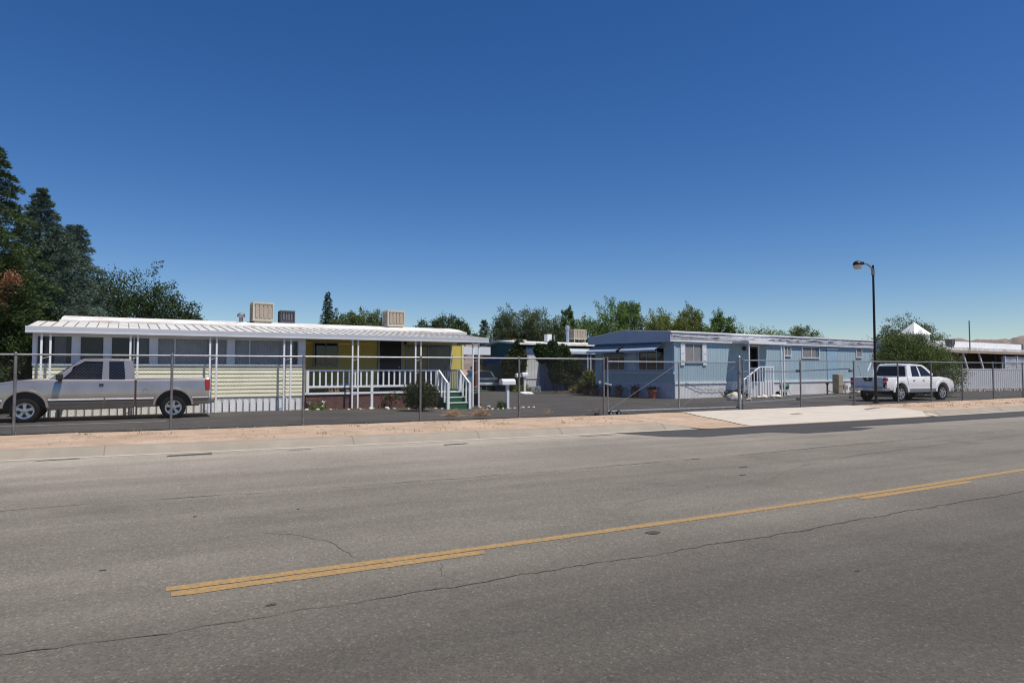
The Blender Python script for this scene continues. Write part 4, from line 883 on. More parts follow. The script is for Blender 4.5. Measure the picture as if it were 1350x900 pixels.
bx('corner_trim', M('pale_blue_trim', (.40, .52, .60), .6), B, -.03, .06, -.03, .0, .86, 2.95)
# long-side fascia, buckled sheet metal
m = MB(); n = 150; rs = random.Random(9); v = []
raw = [rs.gauss(0, 1) for _ in range(n+8)]; ws = [sum(raw[i:i+3])/3*.45+sum(raw[i:i+8])/8*1.2 for i in range(n+1)]; ws2 = [sum(raw[n+4-i:n+8-i])/4 for i in range(n+1)]
for i in range(n+1):
    s = -.36+(LB+.5)*i/n; w = ws[i]
    for z, y in ((2.98, -.10), (3.06, -.125-.012*w), (3.16+.02*ws2[i], -.125+.016*w), (3.24+.03*w, -.155+.02*ws2[i]), (3.29+.02*w, -.11-.016*w), (3.34, -.15), (3.42, -.135), (3.455, -.08)): v.append((s, y, z))
    if i:
        for j in range(7): q = i*8+j; m.f.append((q-8, q, q+1, q-7))
m.v = v; m.build('fascia', M('buckled_metal', (.56, .56, .59), .5, .1, amt=.14, ns=3, dirt=(.26, .25, .26), dirtamt=.7, dns=1.8), B, smooth=60)
bx('fascia_foot', white_clean, B, -.36, LB+.14, -.13, .02, 2.94, 2.985)
rp = [(-.10, 3.45), (3.3, 3.66), (6.4, 3.36)]; m = MB()
for (a, za), (b, zb) in zip(rp, rp[1:]): m.hexa([(-.37, a, za-.10), (LB+.14, a, za-.10), (LB+.14, b, zb-.10), (-.37, b, zb-.10)], [(-.37, a, za), (LB+.14, a, za), (LB+.14, b, zb), (-.37, b, zb)])
ro = m.build('roof', roof_w, B)
m = MB(); m.box(-.42, LB+.16, -.17, -.09, 3.395, 3.475); m.build('roof_edge', white_clean, ro)
# gable board with overhang on the end
gp = [(-.12, 2.91), (6.35, 2.97), (6.35, 3.34), (3.3, 3.64), (-.12, 3.43)]
MB().panel(gp, [], lambda u, v, k: (-.42+.05*k, u, v)).build('gable_board', gab_m, B)
m = MB(); m.box(-.38, .02, -.1, DB+.1, 2.955, 2.975); m.build('soffit', gab_m, B)
m = MB(); m.bar((-.42, 6.38, 3.36), (-.42, 3.3, 3.665), .06, .04); m.bar((-.42, 3.3, 3.665), (-.42, -.12, 3.46), .06, .04); m.build('gable_trim', white, B)
# end windows with metal awnings
for t0, t1, cur in ((.64, 2.56, (1.3, 1.9)), (3.61, 5.45, None)):
    window(B, t0, t1, 1.44, 2.66, -.002, blue_d, G_dark, (t0+(t1-t0)*.30, t0+(t1-t0)*.68), curtain_m if cur else None, .05, Tend, .05, cur=cur)
aw = M('awning_metal', (.36, .42, .50), .45, .2, amt=.1)
for t0, t1 in ((.62, 3.25), (3.58, 6.05)):
    m = MB(); 
    m.hexa([(-.08, t0, 2.93), (-.08, t1, 2.93), (-.06, t1, 2.93), (-.06, t0, 2.93)], [(-.80, t0, 2.52), (-.80, t1, 2.52), (-.80, t1, 2.50), (-.80, t0, 2.50)])
    m.box(-.815, -.79, t0, t1, 2.43, 2.53)
    n = int((t1-t0)/.2)
    for i in range(n+1): u = t0+(t1-t0)*i/n; m.bar((-.07, u, 2.945), (-.80, u, 2.53), .02, .02)
    ao = m.build('window_awning', aw, B)
    m = MB(); m.bar((-.06, t0+.03, 2.3), (-.78, t0+.03, 2.46), .02).bar((-.06, t1-.03, 2.3), (-.78, t1-.03, 2.46), .02); m.build('awning_arm', steel, ao)
for a, b in ((.0, .16), (2.75, 3.3), (5.6, 5.75)): MB(Tend).box(a, b, -.03, -.001, 1.44, 2.9).build('end_panel', blue_d, B)
MB(Tend).box(-.04, 5.6, -.13, -.001, 1.27, 1.40).build('sill_board', blue_d, B)
# windows on the long wall
window(B, .70, 2.12, 1.84, 2.90, 0, M('grey_white_frame', (.6, .6, .6)), G_clear, (1.4,), curtain_w, .06, cur=(.78, 1.9))
for a, b in ((.42, .70), (2.12, 2.38)):
    m = MB(); m.box(a, b, -.06, -.001, 1.72, 2.92)
    sh = m.build('shutter', white, B, bevel=.006); m = MB()
    for z in (1.95, 2.32, 2.7): m.box(a+.03, b-.03, -.066, -.058, z, z+.03)
    m.build('shutter_slat', M('shutter_line', (.4, .4, .42)), sh)
window(B, 9.15, 9.85, 2.28, 2.92, 0, white, G_clear, (9.5,), curtain_w, .05); window(B, 10.95, 12.75, 2.17, 2.90, 0, white, G_clear, (11.9,), curtain_w, .05, cur=(11.0, 12.4))
window(B, 16.85, 17.55, 2.26, 2.94, 0, white, G_clear, (), curtain_w, .05)
m = MB(); m.box(13.6, 14.7, -.012, -.001, .86, 2.76); rd = m.build('rear_door', M('blue_door', (.29, .44, .55), .6), B)
m = MB(); m.box(13.55, 14.75, -.06, -.001, 2.76, 2.82); m.build('drip_cap', white, rd); m = MB(); m.box(13.57, 13.60, -.02, -.001, .86, 2.76); m.build('frame', M('door_gap', (.1, .14, .18)), rd)
# entry door, porch roof, steps
m = MB(); m.box(5.98, 6.72, -.04, -.001, .84, 2.80); dd = m.build('door', M('dark_door', (.05, .03, .03), .5), B)
m = MB(); m.box(5.88, 5.98, -.06, -.001, .84, 2.86).box(6.72, 6.84, -.06, -.001, .84, 2.86).box(5.98, 6.72, -.06, -.001, 2.80, 2.86).box(5.98, 6.72, -.055, -.042, 1.50, 1.62); m.build('frame', white, dd)
m = MB(); m.box(6.10, 6.60, -.052, -.045, 1.65, 2.7); m.build('pane', G_dark, dd)
m = MB(); m.lathe([(.03, 0), (.09, .05), (.09, .22), (.03, .27)], (5.45, -.12, 2.55), n=12).box(5.41, 5.49, -.08, 0, 2.62, 2.7); m.build('wall_lamp', black, B)
PD = 1.2
m = MB(); m.hexa([(4.4, -PD, 2.93), (7.6, -PD, 2.93), (7.6, -.16, 3.06), (4.4, -.16, 3.06)], [(4.4, -PD, 2.99), (7.6, -PD, 2.99), (7.6, -.16, 3.11), (4.4, -.16, 3.11)]); pr = m.build('porch_roof', M('porch_sheet', (.62, .62, .63), .5, amt=.08), B)
m = MB(); m.box(4.35, 7.65, -PD-.05, -PD-.005, 2.88, 3.02).box(4.35, 4.395, -PD, -.2, 2.94, 3.06).box(7.605, 7.65, -PD, -.2, 2.94, 3.06); m.build('porch_fascia', white, pr)
for s in (4.46, 7.28, 7.52):
    m = MB(); m.box(s-.03, s+.03, -PD+.02, -PD+.08, 0, 2.93); m.build('porch_post', white_clean, B)
m = MB(); m.box(5.5, 6.75, -1.0, -.02, .0, .82); lo_ = m.build('landing', M('landing_wood', (.6, .6, .6), .7, amt=.1), B)
m = MB()
for i in range(4): m.box(5.5-.3*(i+1), 5.5-.3*i, -.96, -.1, 0, .82-.2*(i+1)+.02)
m.build('step', M('landing_wood'), lo_)
m = MB(); m.box(5.5, 6.75, -1.05, -1.0, 1.62, 1.68); m.bar((5.52, -1.025, 1.64), (4.15, -1.025, .95), .06, .05)
for i in range(6): m.box(5.5+i*.23, 5.54+i*.23, -1.045, -1.005, .05, 1.62)
for i in range(5): x = 4.2+i*.27; z = .97+(x-4.2)*.5; m.box(x, x+.04, -1.045, -1.005, .02, z)
m.box(6.71, 6.75, -1.04, -1.0, .02, 1.62); m.build('stair_rail', white_clean, lo_)
# wavy shadow along the skirting, modelled as a thin dark tube
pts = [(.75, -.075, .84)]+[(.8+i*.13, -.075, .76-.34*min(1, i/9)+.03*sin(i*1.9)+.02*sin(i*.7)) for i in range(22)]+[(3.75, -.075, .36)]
o = MB().tube(pts, .013, 6).build('skirting_shadow', M('skirting_shadow_tone', (.05, .05, .055), .6), None, smooth=60); o.matrix_world = BM; tag(o, 'thin dark tube standing in for a shadow along the white skirting under the shuttered window', 'hose')

# flower pots at the blue end wall
terra = M('terracotta', (.28, .085, .055), .8, amt=.15, ns=5)
def pot(label, t_, r, h, mat, lm, tall=.3):
    a = bloc(-.42, t_, 0); T = thing('plant_pot', label, 'plant pot', a, 0, 'red plant pots along the blue end wall')
    MB().lathe([(r*.7, 0), (r*.95, h*.82), (r*1.08, h*.82), (r*1.08, h), (r*.92, h), (r*.85, h*.9), (0, h*.88)], (0, 0, 0), n=22).build('pot', mat, T, smooth=40)
    n = 140; P = RNG.normal(size=(n, 3))*np.array([r*.5, r*.5, tall*.3])+np.array([0, 0, h+tall*.25]); leaf_mesh('plant', P, RNG.normal(size=(n, 3))*.7+np.array([0, 0, .8]), RNG.uniform(.08, .2, n), RNG.uniform(.03, .07, n), lm, T)
redleaf = leafmat('reddish_leaf', (.06, .02, .018), (.16, .06, .04), .2)
for i, (t_, lab) in enumerate(((1.15, 'bright red square-shouldered pot nearest the blue corner'), (2.45, 'red pot with low plant, second from the blue corner'), (3.75, 'red pot with taller stems, third from the blue corner'), (4.75, 'red pot with leafy top, fourth from the blue corner'), (5.7, 'red pot half hidden by the gate post'), (6.5, 'dark red pot farthest along the blue end wall'))):
    pot(lab, t_, .24 if i else .26, .36 if i else .44, terra if i else M('red_glaze', (.42, .09, .06), .4), redleaf if i % 2 else L_dark, .3 if i else .12)
tuft('bush', 'dark low bush beside the steps of the blue porch', 'bush', bloc(4.1, -.55, 0), 900, .16, L_shrub, .26)
rock('large pale boulder in front of the blue porch steps', 24.45, 23.8, .34, 3, .75, pale_rock)
rock('small grey stone beside the gate post and boulder', 25.0, 23.5, .13, 8, .7)
for i, (a, b) in enumerate(((27.7, 25.3), (28.3, 25.5), (28.9, 25.3), (29.4, 25.6), (28.6, 24.9))): rock('pale flat stone scattered before the blue steps', a, b, .16+.04*(i % 3), 20+i, .5, pale_rock, 'flat stones before the blue steps')
rock('pale stone at the foot of the utility meters', 39.2, 28.0, .3, 31, .5, pale_rock)

# hose reel cart
x, y, _ = bloc(7.85, -1.0, 0); Hh = thing('hose_reel_cart', 'small hose reel cart with green hose by the blue skirting', 'hose reel', (x, y, 0), 8)
m = MB()
for sd in (-.26, .26): m.tube([(sd, .25, 1.02), (sd, .1, .55), (sd*1.25, -.18, .03)], .018, 8).tube([(sd, .1, .55), (sd*1.1, .3, .12)], .018, 8)
m.tube([(-.26, .25, 1.02), (.26, .25, 1.02)], .018, 8).tube([(-.32, -.18, .05), (.32, -.18, .05)], .018, 8).tube([(-.30, .05, .3), (.30, .05, .3)], .018, 8); m.build('frame', M('grey_plastic', (.35, .37, .36), .5), Hh, smooth=50)
m = MB(); m.lathe([(.08, -.2), (.19, -.2), (.19, -.18), (.09, -.18), (.09, .18), (.19, .18), (.19, .2), (.08, .2)], (0, .08, .55), 'x', 24, True); rl_ = m.build('reel', M('grey_plastic'), Hh, smooth=40)
m = MB()
for i in range(7): m.lathe([(.13, -.02), (.15, 0), (.13, .02), (.10, 0)], (-.15+.05*i, .08, .55), 'x', 22, True)
m.build('hose', M('green_hose', (.10, .28, .20), .5), rl_, smooth=50)
for sd in (-.36, .3): MB().lathe([(.03, 0), (.13, 0), (.14, .03), (.13, .06), (.03, .06)], (sd, .28, .14), 'x', 20).build('wheel', black, Hh, smooth=40)
# utility meters
x, y, _ = bloc(13.5, -.75, 0); U = thing('utility_meter', 'tan utility cabinet with gas meters at the blue skirting', 'utility meter', (x, y, 0), 6)
bx('cabinet', M('cabinet_tan', (.34, .28, .21), .6, amt=.2), U, -.28, .22, -.2, .2, .05, 1.22, bevel=.02); bx('cabinet_door', M('cabinet_door', (.38, .32, .25), .6), U, -.25, .19, -.215, -.2, .5, 1.16)
m = MB(); m.tube([(.5, 0, 0), (.5, 0, .5)], .03, 8).lathe([(.10, -.1), (.15, -.06), (.15, .08), (.1, .12)], (.55, 0, .55), 'y', 16).box(.42, .85, -.12, .12, .25, .5).tube([(.75, 0, 0), (.75, 0, .7)], .03, 8); m.build('gas_meter', M('meter_grey', (.30, .28, .27), .5, .3), U, smooth=40)
m = MB(); m.tube([(-1.15, 0, 0), (-1.15, 0, .62)], .05, 10).tube([(-1.15, 0, .22), (-.5, 0, .12), (-.1, 0, .1)], .025, 8).lathe([(.07, 0), (.09, .03), (.09, .12), (.04, .15)], (-1.15, 0, .6), n=14); m.build('valve_pipe', M('valve_dark', (.10, .085, .07), .6), U, smooth=40)
m = MB()
for i in range(7): m.tube([(-1.2+.35*i, -.55, .03), (-.85+.35*i, -.55+.03*(i % 2), .03)], .03, 6)
m.build('ground_pipe', M('valve_dark'), U)

# ------------------------------------------------------------------ chain-link fence and gates
GZ = .09
def chain(m, x0, x1, y0, y1, z0, z1, pitch=.072, r=.0013):
    L = math.hypot(x1-x0, y1-y0); ux, uy = (x1-x0)/L, (y1-y0)/L; H = z1-z0; k = int((L+H)/pitch)+1
    for sgn in (1, -1):
        for i in range(k):
            a = i*pitch-(H if sgn > 0 else 0); pa, pb = (a, z0), (a+H*sgn, z1)
            if sgn < 0: pa, pb = (a, z0), (a-H, z1)
            # clip to 0..L
            (sa, za), (sb, zb) = pa, pb
            for lim, keep in ((0, 1), (L, -1)):
                fa, fb = (sa-lim)*keep, (sb-lim)*keep
                if fa < 0 and fb < 0: sa = None; break
                if fa < 0: t = fa/(fa-fb); sa, za = sa+(sb-sa)*t, za+(zb-za)*t
                elif fb < 0: t = fa/(fa-fb); sb, zb = sa+(sb-sa)*t, za+(zb-za)*t
            if sa is None or math.hypot(sa-sb, za-zb) < .02: continue
            o = .0025*sgn; p = (x0+ux*sa, y0+uy*sa+o, za); q = (x0+ux*sb, y0+uy*sb+o, zb); m.bar(p, q, r*2)
wire_m = M('chain_wire', (.075, .075, .075), .7, .15, amt=.1)
def fence(label, xs, mesh_to, name='chain_link_fence', wr=.0011):
    t = thing(name, label, 'fence', (xs[0], fy(xs[0]), GZ)); O = Vector(t.location)
    Pt = [(x, fy(x)) for x in xs]
    for x, y in Pt:
        m = MB(); m.tube([(x-O.x, y-O.y, -.25), (x-O.x, y-O.y, 1.74)], .031, 10).lathe([(.036, 1.72), (.04, 1.75), (.02, 1.79), (0, 1.795)], (x-O.x, y-O.y, 0), n=10); m.build('post', steel_dark, t, smooth=40)
    m = MB()
    for (a, b), (c, d) in zip(Pt, Pt[1:]): m.tube([(a-O.x, b-O.y, 1.735), (c-O.x, d-O.y, 1.735)], .022, 10)
    m.build('top_rail', steel, t, smooth=40)
    m = MB()
    for (a, b), (c, d) in zip(Pt, Pt[1:]):
        if a >= mesh_to: chain(m, a-O.x, c-O.x, b-O.y+.04, d-O.y+.04, .03, 1.71, r=wr)
    if m.v: m.build('wire_mesh', wire_m, t)
    return t
fence('chain link fence with galvanised top rail in front of the yellow home', [-11.9, -8.9, -5.9, -2.9, .1, 3.05, 6.1, 9.08, 12.02], -99)
FR = fence('chain link fence running right past the white pickup', [17.92, 20.9, 24.05, 27.0, 29.5, 32.1, 35.0, 38, 41, 44, 47, 50, 53, 56, 59, 62], 23, wr=.0007)
O = Vector(FR.location)
m = MB()
for a, b in (((17.95, 1.43), (20.9, 1.43)), ((20.9, 1.44), (24.0, 1.53)), ((17.95, .32), (20.9, .40)), ((20.9, .42), (24.0, .50))): m.tube([(a[0]-O.x, fy(a[0])+.14-O.y, a[1]-GZ), (b[0]-O.x, fy(b[0])+.14-O.y, b[1]-GZ)], .02, 8)
m.build('guide_rail', steel, FR, smooth=40)
m = MB()
for x in (20.9, 24.0):
    for z in (.36, 1.4): m.box(x-.08-O.x, x+.02-O.x, fy(x)+.03-O.y, fy(x)+.14-O.y, z-GZ, z+.09-GZ)
m.build('roller_bracket', steel_dark, FR)
g = thing('sliding_gate', 'wide chain link sliding gate with crossed braces closing the driveway', 'gate', (12.2, fy(12.2)+.12, GZ), 0); O = Vector(g.location)
gx0, gx1, gxm = .05, 5.62, 2.93
m = MB()
for x in (gx0, gxm, gx1): m.tube([(x, 0, .06), (x, 0, 1.80 if x == gx0 else 1.66)], .026, 10)
m.tube([(gx0, 0, 1.66), (gx1, 0, 1.66)], .024, 10).tube([(gx0, 0, .10), (gx1, 0, .10)], .03, 10); m.build('gate_frame', steel, g, smooth=40)
m = MB(); m.tube([(gx0, -.01, .12), (gxm, -.01, 1.62)], .005, 6).tube([(gxm, -.01, .12), (gx1, -.01, 1.62)], .005, 6); m.build('brace_rod', steel_dark, g)
m = MB(); chain(m, gx0, gx1, .03, .03, .12, 1.64); m.build('wire_mesh', wire_m, g)
m = MB(); m.bar((-.28, -.05, 1.02), (.16, -.05, .93), .05, .04).lathe([(.05, -.02), (.05, .02)], (-.28, -.05, 1.02), 'y', 14); m.build('latch', M('latch_metal', (.5, .5, .52), .4, .6), g)
for x in (.42, .12):
    m = MB(); m.lathe([(.02, -.03), (.075, -.03), (.08, 0), (.075, .03), (.02, .03)], (x, -.06, .05), 'y', 20); w_ = m.build('roller_wheel', rubber, g, smooth=40); MB().lathe([(.04, -.034), (.04, .034)], (x, -.06, .05), 'y', 16).build('hub', steel, w_)
t = thing('gate_post', 'galvanised gate post where the sliding gate meets the right fence', 'post', (17.78, fy(17.78)+.02, GZ)); MB().tube([(0, 0, -.2), (0, 0, 1.82)], .045, 12).build('pole', steel, t, smooth=40); MB().lathe([(.05, 1.80), (.055, 1.85), (.02, 1.9), (0, 1.9)], (0, 0, 0), n=12).build('cap', steel, t)
MB().lathe([(.06, -.05), (.07, 0), (.06, .05)], (0, -.02, 1.3), 'z', 12).build('clamp', steel_dark, t)
# small dark bracket on the ground by the gate
m = MB(); m.box(-.09, .06, -.05, .05, 0, .06).tube([(-.05, 0, .05), (.1, 0, .16)], .02, 6); o = m.build('gate_stop', black, None, bevel=.01); o.location = (11.75, fy(11.7)-.05, GZ+.02); tag(o, 'small black gate stop on the dirt left of the sliding gate', 'gate stop')
# tumbleweeds
def twigs(label, x, y, r, seed, n=90):
    rs = random.Random(seed); m = MB()
    for i in range(n):
        a = rs.uniform(0, 2*pi); e = rs.uniform(.1, 1.4); L = r*rs.uniform(.6, 1.4); p = Vector((rs.gauss(0, r*.3), rs.gauss(0, r*.2), .02))
        d = Vector((cos(a)*cos(e), sin(a)*cos(e)*.7, sin(e)*.75)); b = p+d*L*.6; m.tube([p, p+d*L*.3+Vector((rs.gauss(0, .03), 0, .03)), b, b+Vector((rs.gauss(0, .1), rs.gauss(0, .1), rs.gauss(.02, .06)))], .008, 4, .003)
    o = m.build('tumbleweed', M('dry_twig', (.42, .28, .16), .9, amt=.25, ns=6), None); o.location = (x, y, gz(x, y)+.05); tag(o, label, 'tumbleweed')
twigs('dry tumbleweed caught under the fence, darker left clump', 7.45, 18.2, .34, 1); twigs('dry tumbleweed caught under the fence, taller right clump', 8.25, 18.0, .38, 2); twigs('wispy dry stalks by the gate stop', 10.5, 18.0, .26, 3, 12); twigs('single dry stalk pile left of the sliding gate', 11.95, 17.7, .2, 5, 10)

# ------------------------------------------------------------------ mailboxes
def mailbox(label, loc, rz, bw, bh, bd, z, mat, pm, post=.045, hood=True):
    t = thing('mailbox', label, 'mailbox', loc, rz); hw_ = bw/2
    pr_ = [(-bd/2, 0), (bd/2, 0), (bd/2, bh*.6)]+[(bd/2*cos(R(a)), bh*.6+bh*.4*sin(R(a))) for a in (30, 60, 90, 120, 150)]+[(-bd/2, bh*.6)]
    MB().panel(pr_, [], lambda u, v, k: (-hw_+bw*k, u, z+v)).build('box', mat, t, bevel=.006)
    MB().box(-hw_-.012, -hw_, -bd*.45, bd*.45, z+.02, z+bh*.85).build('door', mat, t)
    MB().box(-post, post, -post, post, -.05, z).build('post', pm, t); return t
mailbox('wide white mailbox on a square post near the porch corner', (*at(669, 27.4), gz(*at(669, 27.4))), 4, .62, .24, .3, .99, white_clean, white, .055)
x, y = at(691.5, 41); mailbox('white mailbox on white post, right of the far pair', (x, y, 0), 6, .42, .26, .26, 1.06, white, white, .05)
x, y = at(683, 42); mailbox('smaller white mailbox on thin dark post, left of the far pair', (x, y, 0), 6, .34, .24, .24, 1.02, white, steel_dark, .03)
for i in range(6): x, y = at(687+i*2.4, 40.6); rock('white painted stone at the foot of the far mailboxes', x, y, .2, 60+i, .5, M('white_stone', (.75, .72, .68), .8), 'white stones by the far mailboxes')

# ------------------------------------------------------------------ teal home
teal = M('teal_siding', (.075, .20, .22), .6, amt=.08); whit_wall = M('weathered_white_panel', (.62, .62, .60), .7, amt=.12, ns=2, dirt=(.35, .33, .3), dirtamt=.5)
Th = thing('teal_mobile_home', 'teal gabled mobile home with white roof half hidden by vines', 'mobile home', (22.06, 40.9, 0), 6)
TM = Matrix.Translation((22.06, 40.9, 0)) @ Matrix.Rotation(R(6), 4, 'Z')
def tloc(s, y, z): return tuple(TM @ Vector((s, y, z)))
m = MB(); m.box(.0, 16, .02, 5, .0, 3.1); m.build('wall', teal, Th)
wallpts(grooves(0, 1.3, .25, .02, .012), 1.0, 2.95, .03).build('white_panel', whit_wall, Th); bx('panel_trim', white, Th, 0, 1.3, -.05, -.003, .86, .98); wallpts(corrug(.0, 1.3, .14, .015), 0, .85, .02).build('skirting', whit_wall, Th)
wallpts(grooves(1.3, 14, .3, .02, .012), 0, 2.9, .02).build('shaded_wall', M('shaded_grey_blue', (.20, .235, .28), .6), Th)  # grey-blue puts the awning's shade into the wall colour
rp = [(-.3, 3.36), (2.7, 3.62), (5.3, 3.25)]; m = MB()
for (a, za), (b, zb) in zip(rp, rp[1:]): m.hexa([(-.55, a, za-.14), (16.4, a, za-.14), (16.4, b, zb-.14), (-.55, b, zb-.14)], [(-.55, a, za), (16.4, a, za), (16.4, b, zb), (-.55, b, zb)])
trf = m.build('roof', roof_w, Th)
MB().panel([(.05, 2.6), (4.95, 2.6), (4.95, 3.14), (2.7, 3.46), (.05, 3.22)], [], lambda u, v, k: (-.03-.02*k, u, v)).build('gable', teal, Th)
m = MB(); m.tube([(0, 0, -.2), (0, 0, 1.1)], .12, 14).lathe([(.13, 1.1), (.17, 1.12), (.17, 1.3), (.1, 1.36), (0, 1.37)], (0, 0, 0), n=14); o = m.build('flue', M('blue_grey_flue', (.42, .48, .58), .4, .4), trf, smooth=40); o.location = (5.0, 1.5, 3.45)
bx('roof_vent', white, trf, 2.9, 3.3, 1.2, 1.6, 3.4, 4.1)
m = MB(); m.tube([(0, 0, -.1), (0, 0, .45)], .06, 8); o = m.build('vent_stub', steel, trf); o.location = (3.6, 1.3, 3.6)
window(Th, 1.5, 3.4, 2.35, 2.85, -.0, white, G_clear, (2.4,), None, .05)
# window awning on the shaded gable end
m = MB(); m.hexa([(-.05, 1.2, 2.45), (-.05, 4.6, 2.45), (-.03, 4.6, 2.45), (-.03, 1.2, 2.45)], [(-.75, 1.2, 1.95), (-.75, 4.6, 1.95), (-.75, 4.6, 1.9), (-.75, 1.2, 1.9)]); m.build('window_awning', M('navy_awning', (.10, .15, .28), .6), Th)
# awning and posts along the front
m = MB(); m.hexa([(1.4, -2.2, 2.62), (13, -2.2, 2.62), (13, -.1, 2.95), (1.4, -.1, 2.95)], [(1.4, -2.2, 2.70), (13, -2.2, 2.70), (13, -.1, 3.03), (1.4, -.1, 3.03)]); m.box(1.38, 13, -2.24, -2.2, 2.58, 2.76); m.build('porch_awning', M('awning_grey', (.5, .53, .55), .5), Th)
for s in (3.95, 4.22, 8.2, 12): bx('post', white, Th, s-.03, s+.03, -2.15, -2.09, 0, 2.62)
bx('porch_rail', steel, Th, 4.2, 12, -2.15, -2.11, 1.35, 1.40)
m = MB(); m.box(.5, .9, .4, .7, 3.3, 3.6)
cooler('tan roof cooler on raised legs over the teal home', tloc(7.1, 3.0, 3.5), 1.25, .9, .78, tan, tan_d, 6, legs=.38)
o = MB().box(-.6, .6, -.3, .3, 0, .16).build('roof_box', M('tan_board', (.42, .34, .26)), None); o.location = tloc(1.6, 3.2, 3.58); tag(o, 'flat tan box lying on the ridge of the teal home', 'roof box')
# vines
def vine(label, px, depth, w, h, d, mat, n, seed, lobes, name='vine', leaf=.2):
    x, y = at(px, depth); t = thing(name, label, 'vine', (x, y, 0)); P = []
    for (lx, lz, r, k) in lobes:
        u = RNG.normal(size=(int(n*k), 3)); u /= np.linalg.norm(u, axis=1)[:, None]; u *= (RNG.uniform(.45, 1.08, len(u))**.6)[:, None]
        P.append(u*np.array([w*r, d*r, h*r])+np.array([lx, 0, lz]))
    P = np.vstack(P); P = P[P[:, 2] > .05]; k = len(P); leaf_mesh('foliage', P, RNG.normal(size=(k, 3))+np.array([0, 0, -.1]), RNG.uniform(.6, 1.3, k)*leaf, RNG.uniform(.35, .7, k)*leaf, mat, t)
    m = MB(); rs = random.Random(seed)
    for i in range(7): m.tube([(rs.uniform(-.5, .5), 0, 0), (rs.uniform(-.6, .6), .1, h*.7), (rs.uniform(-.9, .9)*w, .1, h*1.5)], .03, 5, .01)
    m.build('stem', bark, t); return t
vine('dark vine mass covering the corner of the teal home', 680, 46.2, 1.0, 1.4, .5, L_shrub, 8000, 1, [(-.1, 1.0, .8, 1), (.1, 2.1, .75, 1), (.25, 2.95, .45, .5), (-.5, 1.7, .6, .6)], leaf=.13)
vine('green climbing vine with yellowish leaves over the teal front', 732, 42.6, 1.15, 1.25, .6, L_dark, 5200, 2, [(0, 2.2, .6, 1), (-.9, 2.5, .45, .6), (.9, 1.9, .5, .6), (.2, 1.3, .55, .6), (-.2, 2.9, .35, .35), (-1.2, 2.75, .28, .25), (1.6, 1.5, .42, .4), (.6, 2.6, .4, .4), (1.2, .7, .45, .25)], leaf=.15)
vine('yellow leaved bush at the end of the teal porch', 778, 42, .55, .7, .4, L_yel, 900, 3, [(0, .9, .8, 1), (-.5, .5, .5, .5)], name='bush')
tuft('plant', 'pale green plant at the foot of the dark vine', 'plant', (*at(689, 44), 0), 260, .25, L_yel, .25)
tuft('plant', 'thin upright weed beside the wide white mailbox', 'plant', (*at(660.5, 27.3), gz(*at(660.5, 27.3))), 70, .28, L_mid, .06, 2.)
tuft('plant', 'straw coloured grass clump under the teal porch', 'plant', (*at(768, 42.5), 0), 700, .3, gm, .3)
# low white picket fence
x0, y0 = at(684, 45); x1, y1 = at(713, 44.2); t = thing('picket_fence', 'low white picket edging beside the dark vine', 'fence', (x0, y0, 0), math.degrees(math.atan2(y1-y0, x1-x0))); L = math.hypot(x1-x0, y1-y0)
m = MB(); n = 14
for i in range(n): s = L*i/n; m.panel([(s, 0), (s+.07, 0), (s+.07, .38), (s+.035, .44), (s, .38)], [], lambda u, v, k: (u, .02*k, v))
m.build('pickets', white_clean, t); MB().box(0, L, .022, .04, .1, .14).box(0, L, .022, .04, .28, .32).build('rail', white_clean, t)

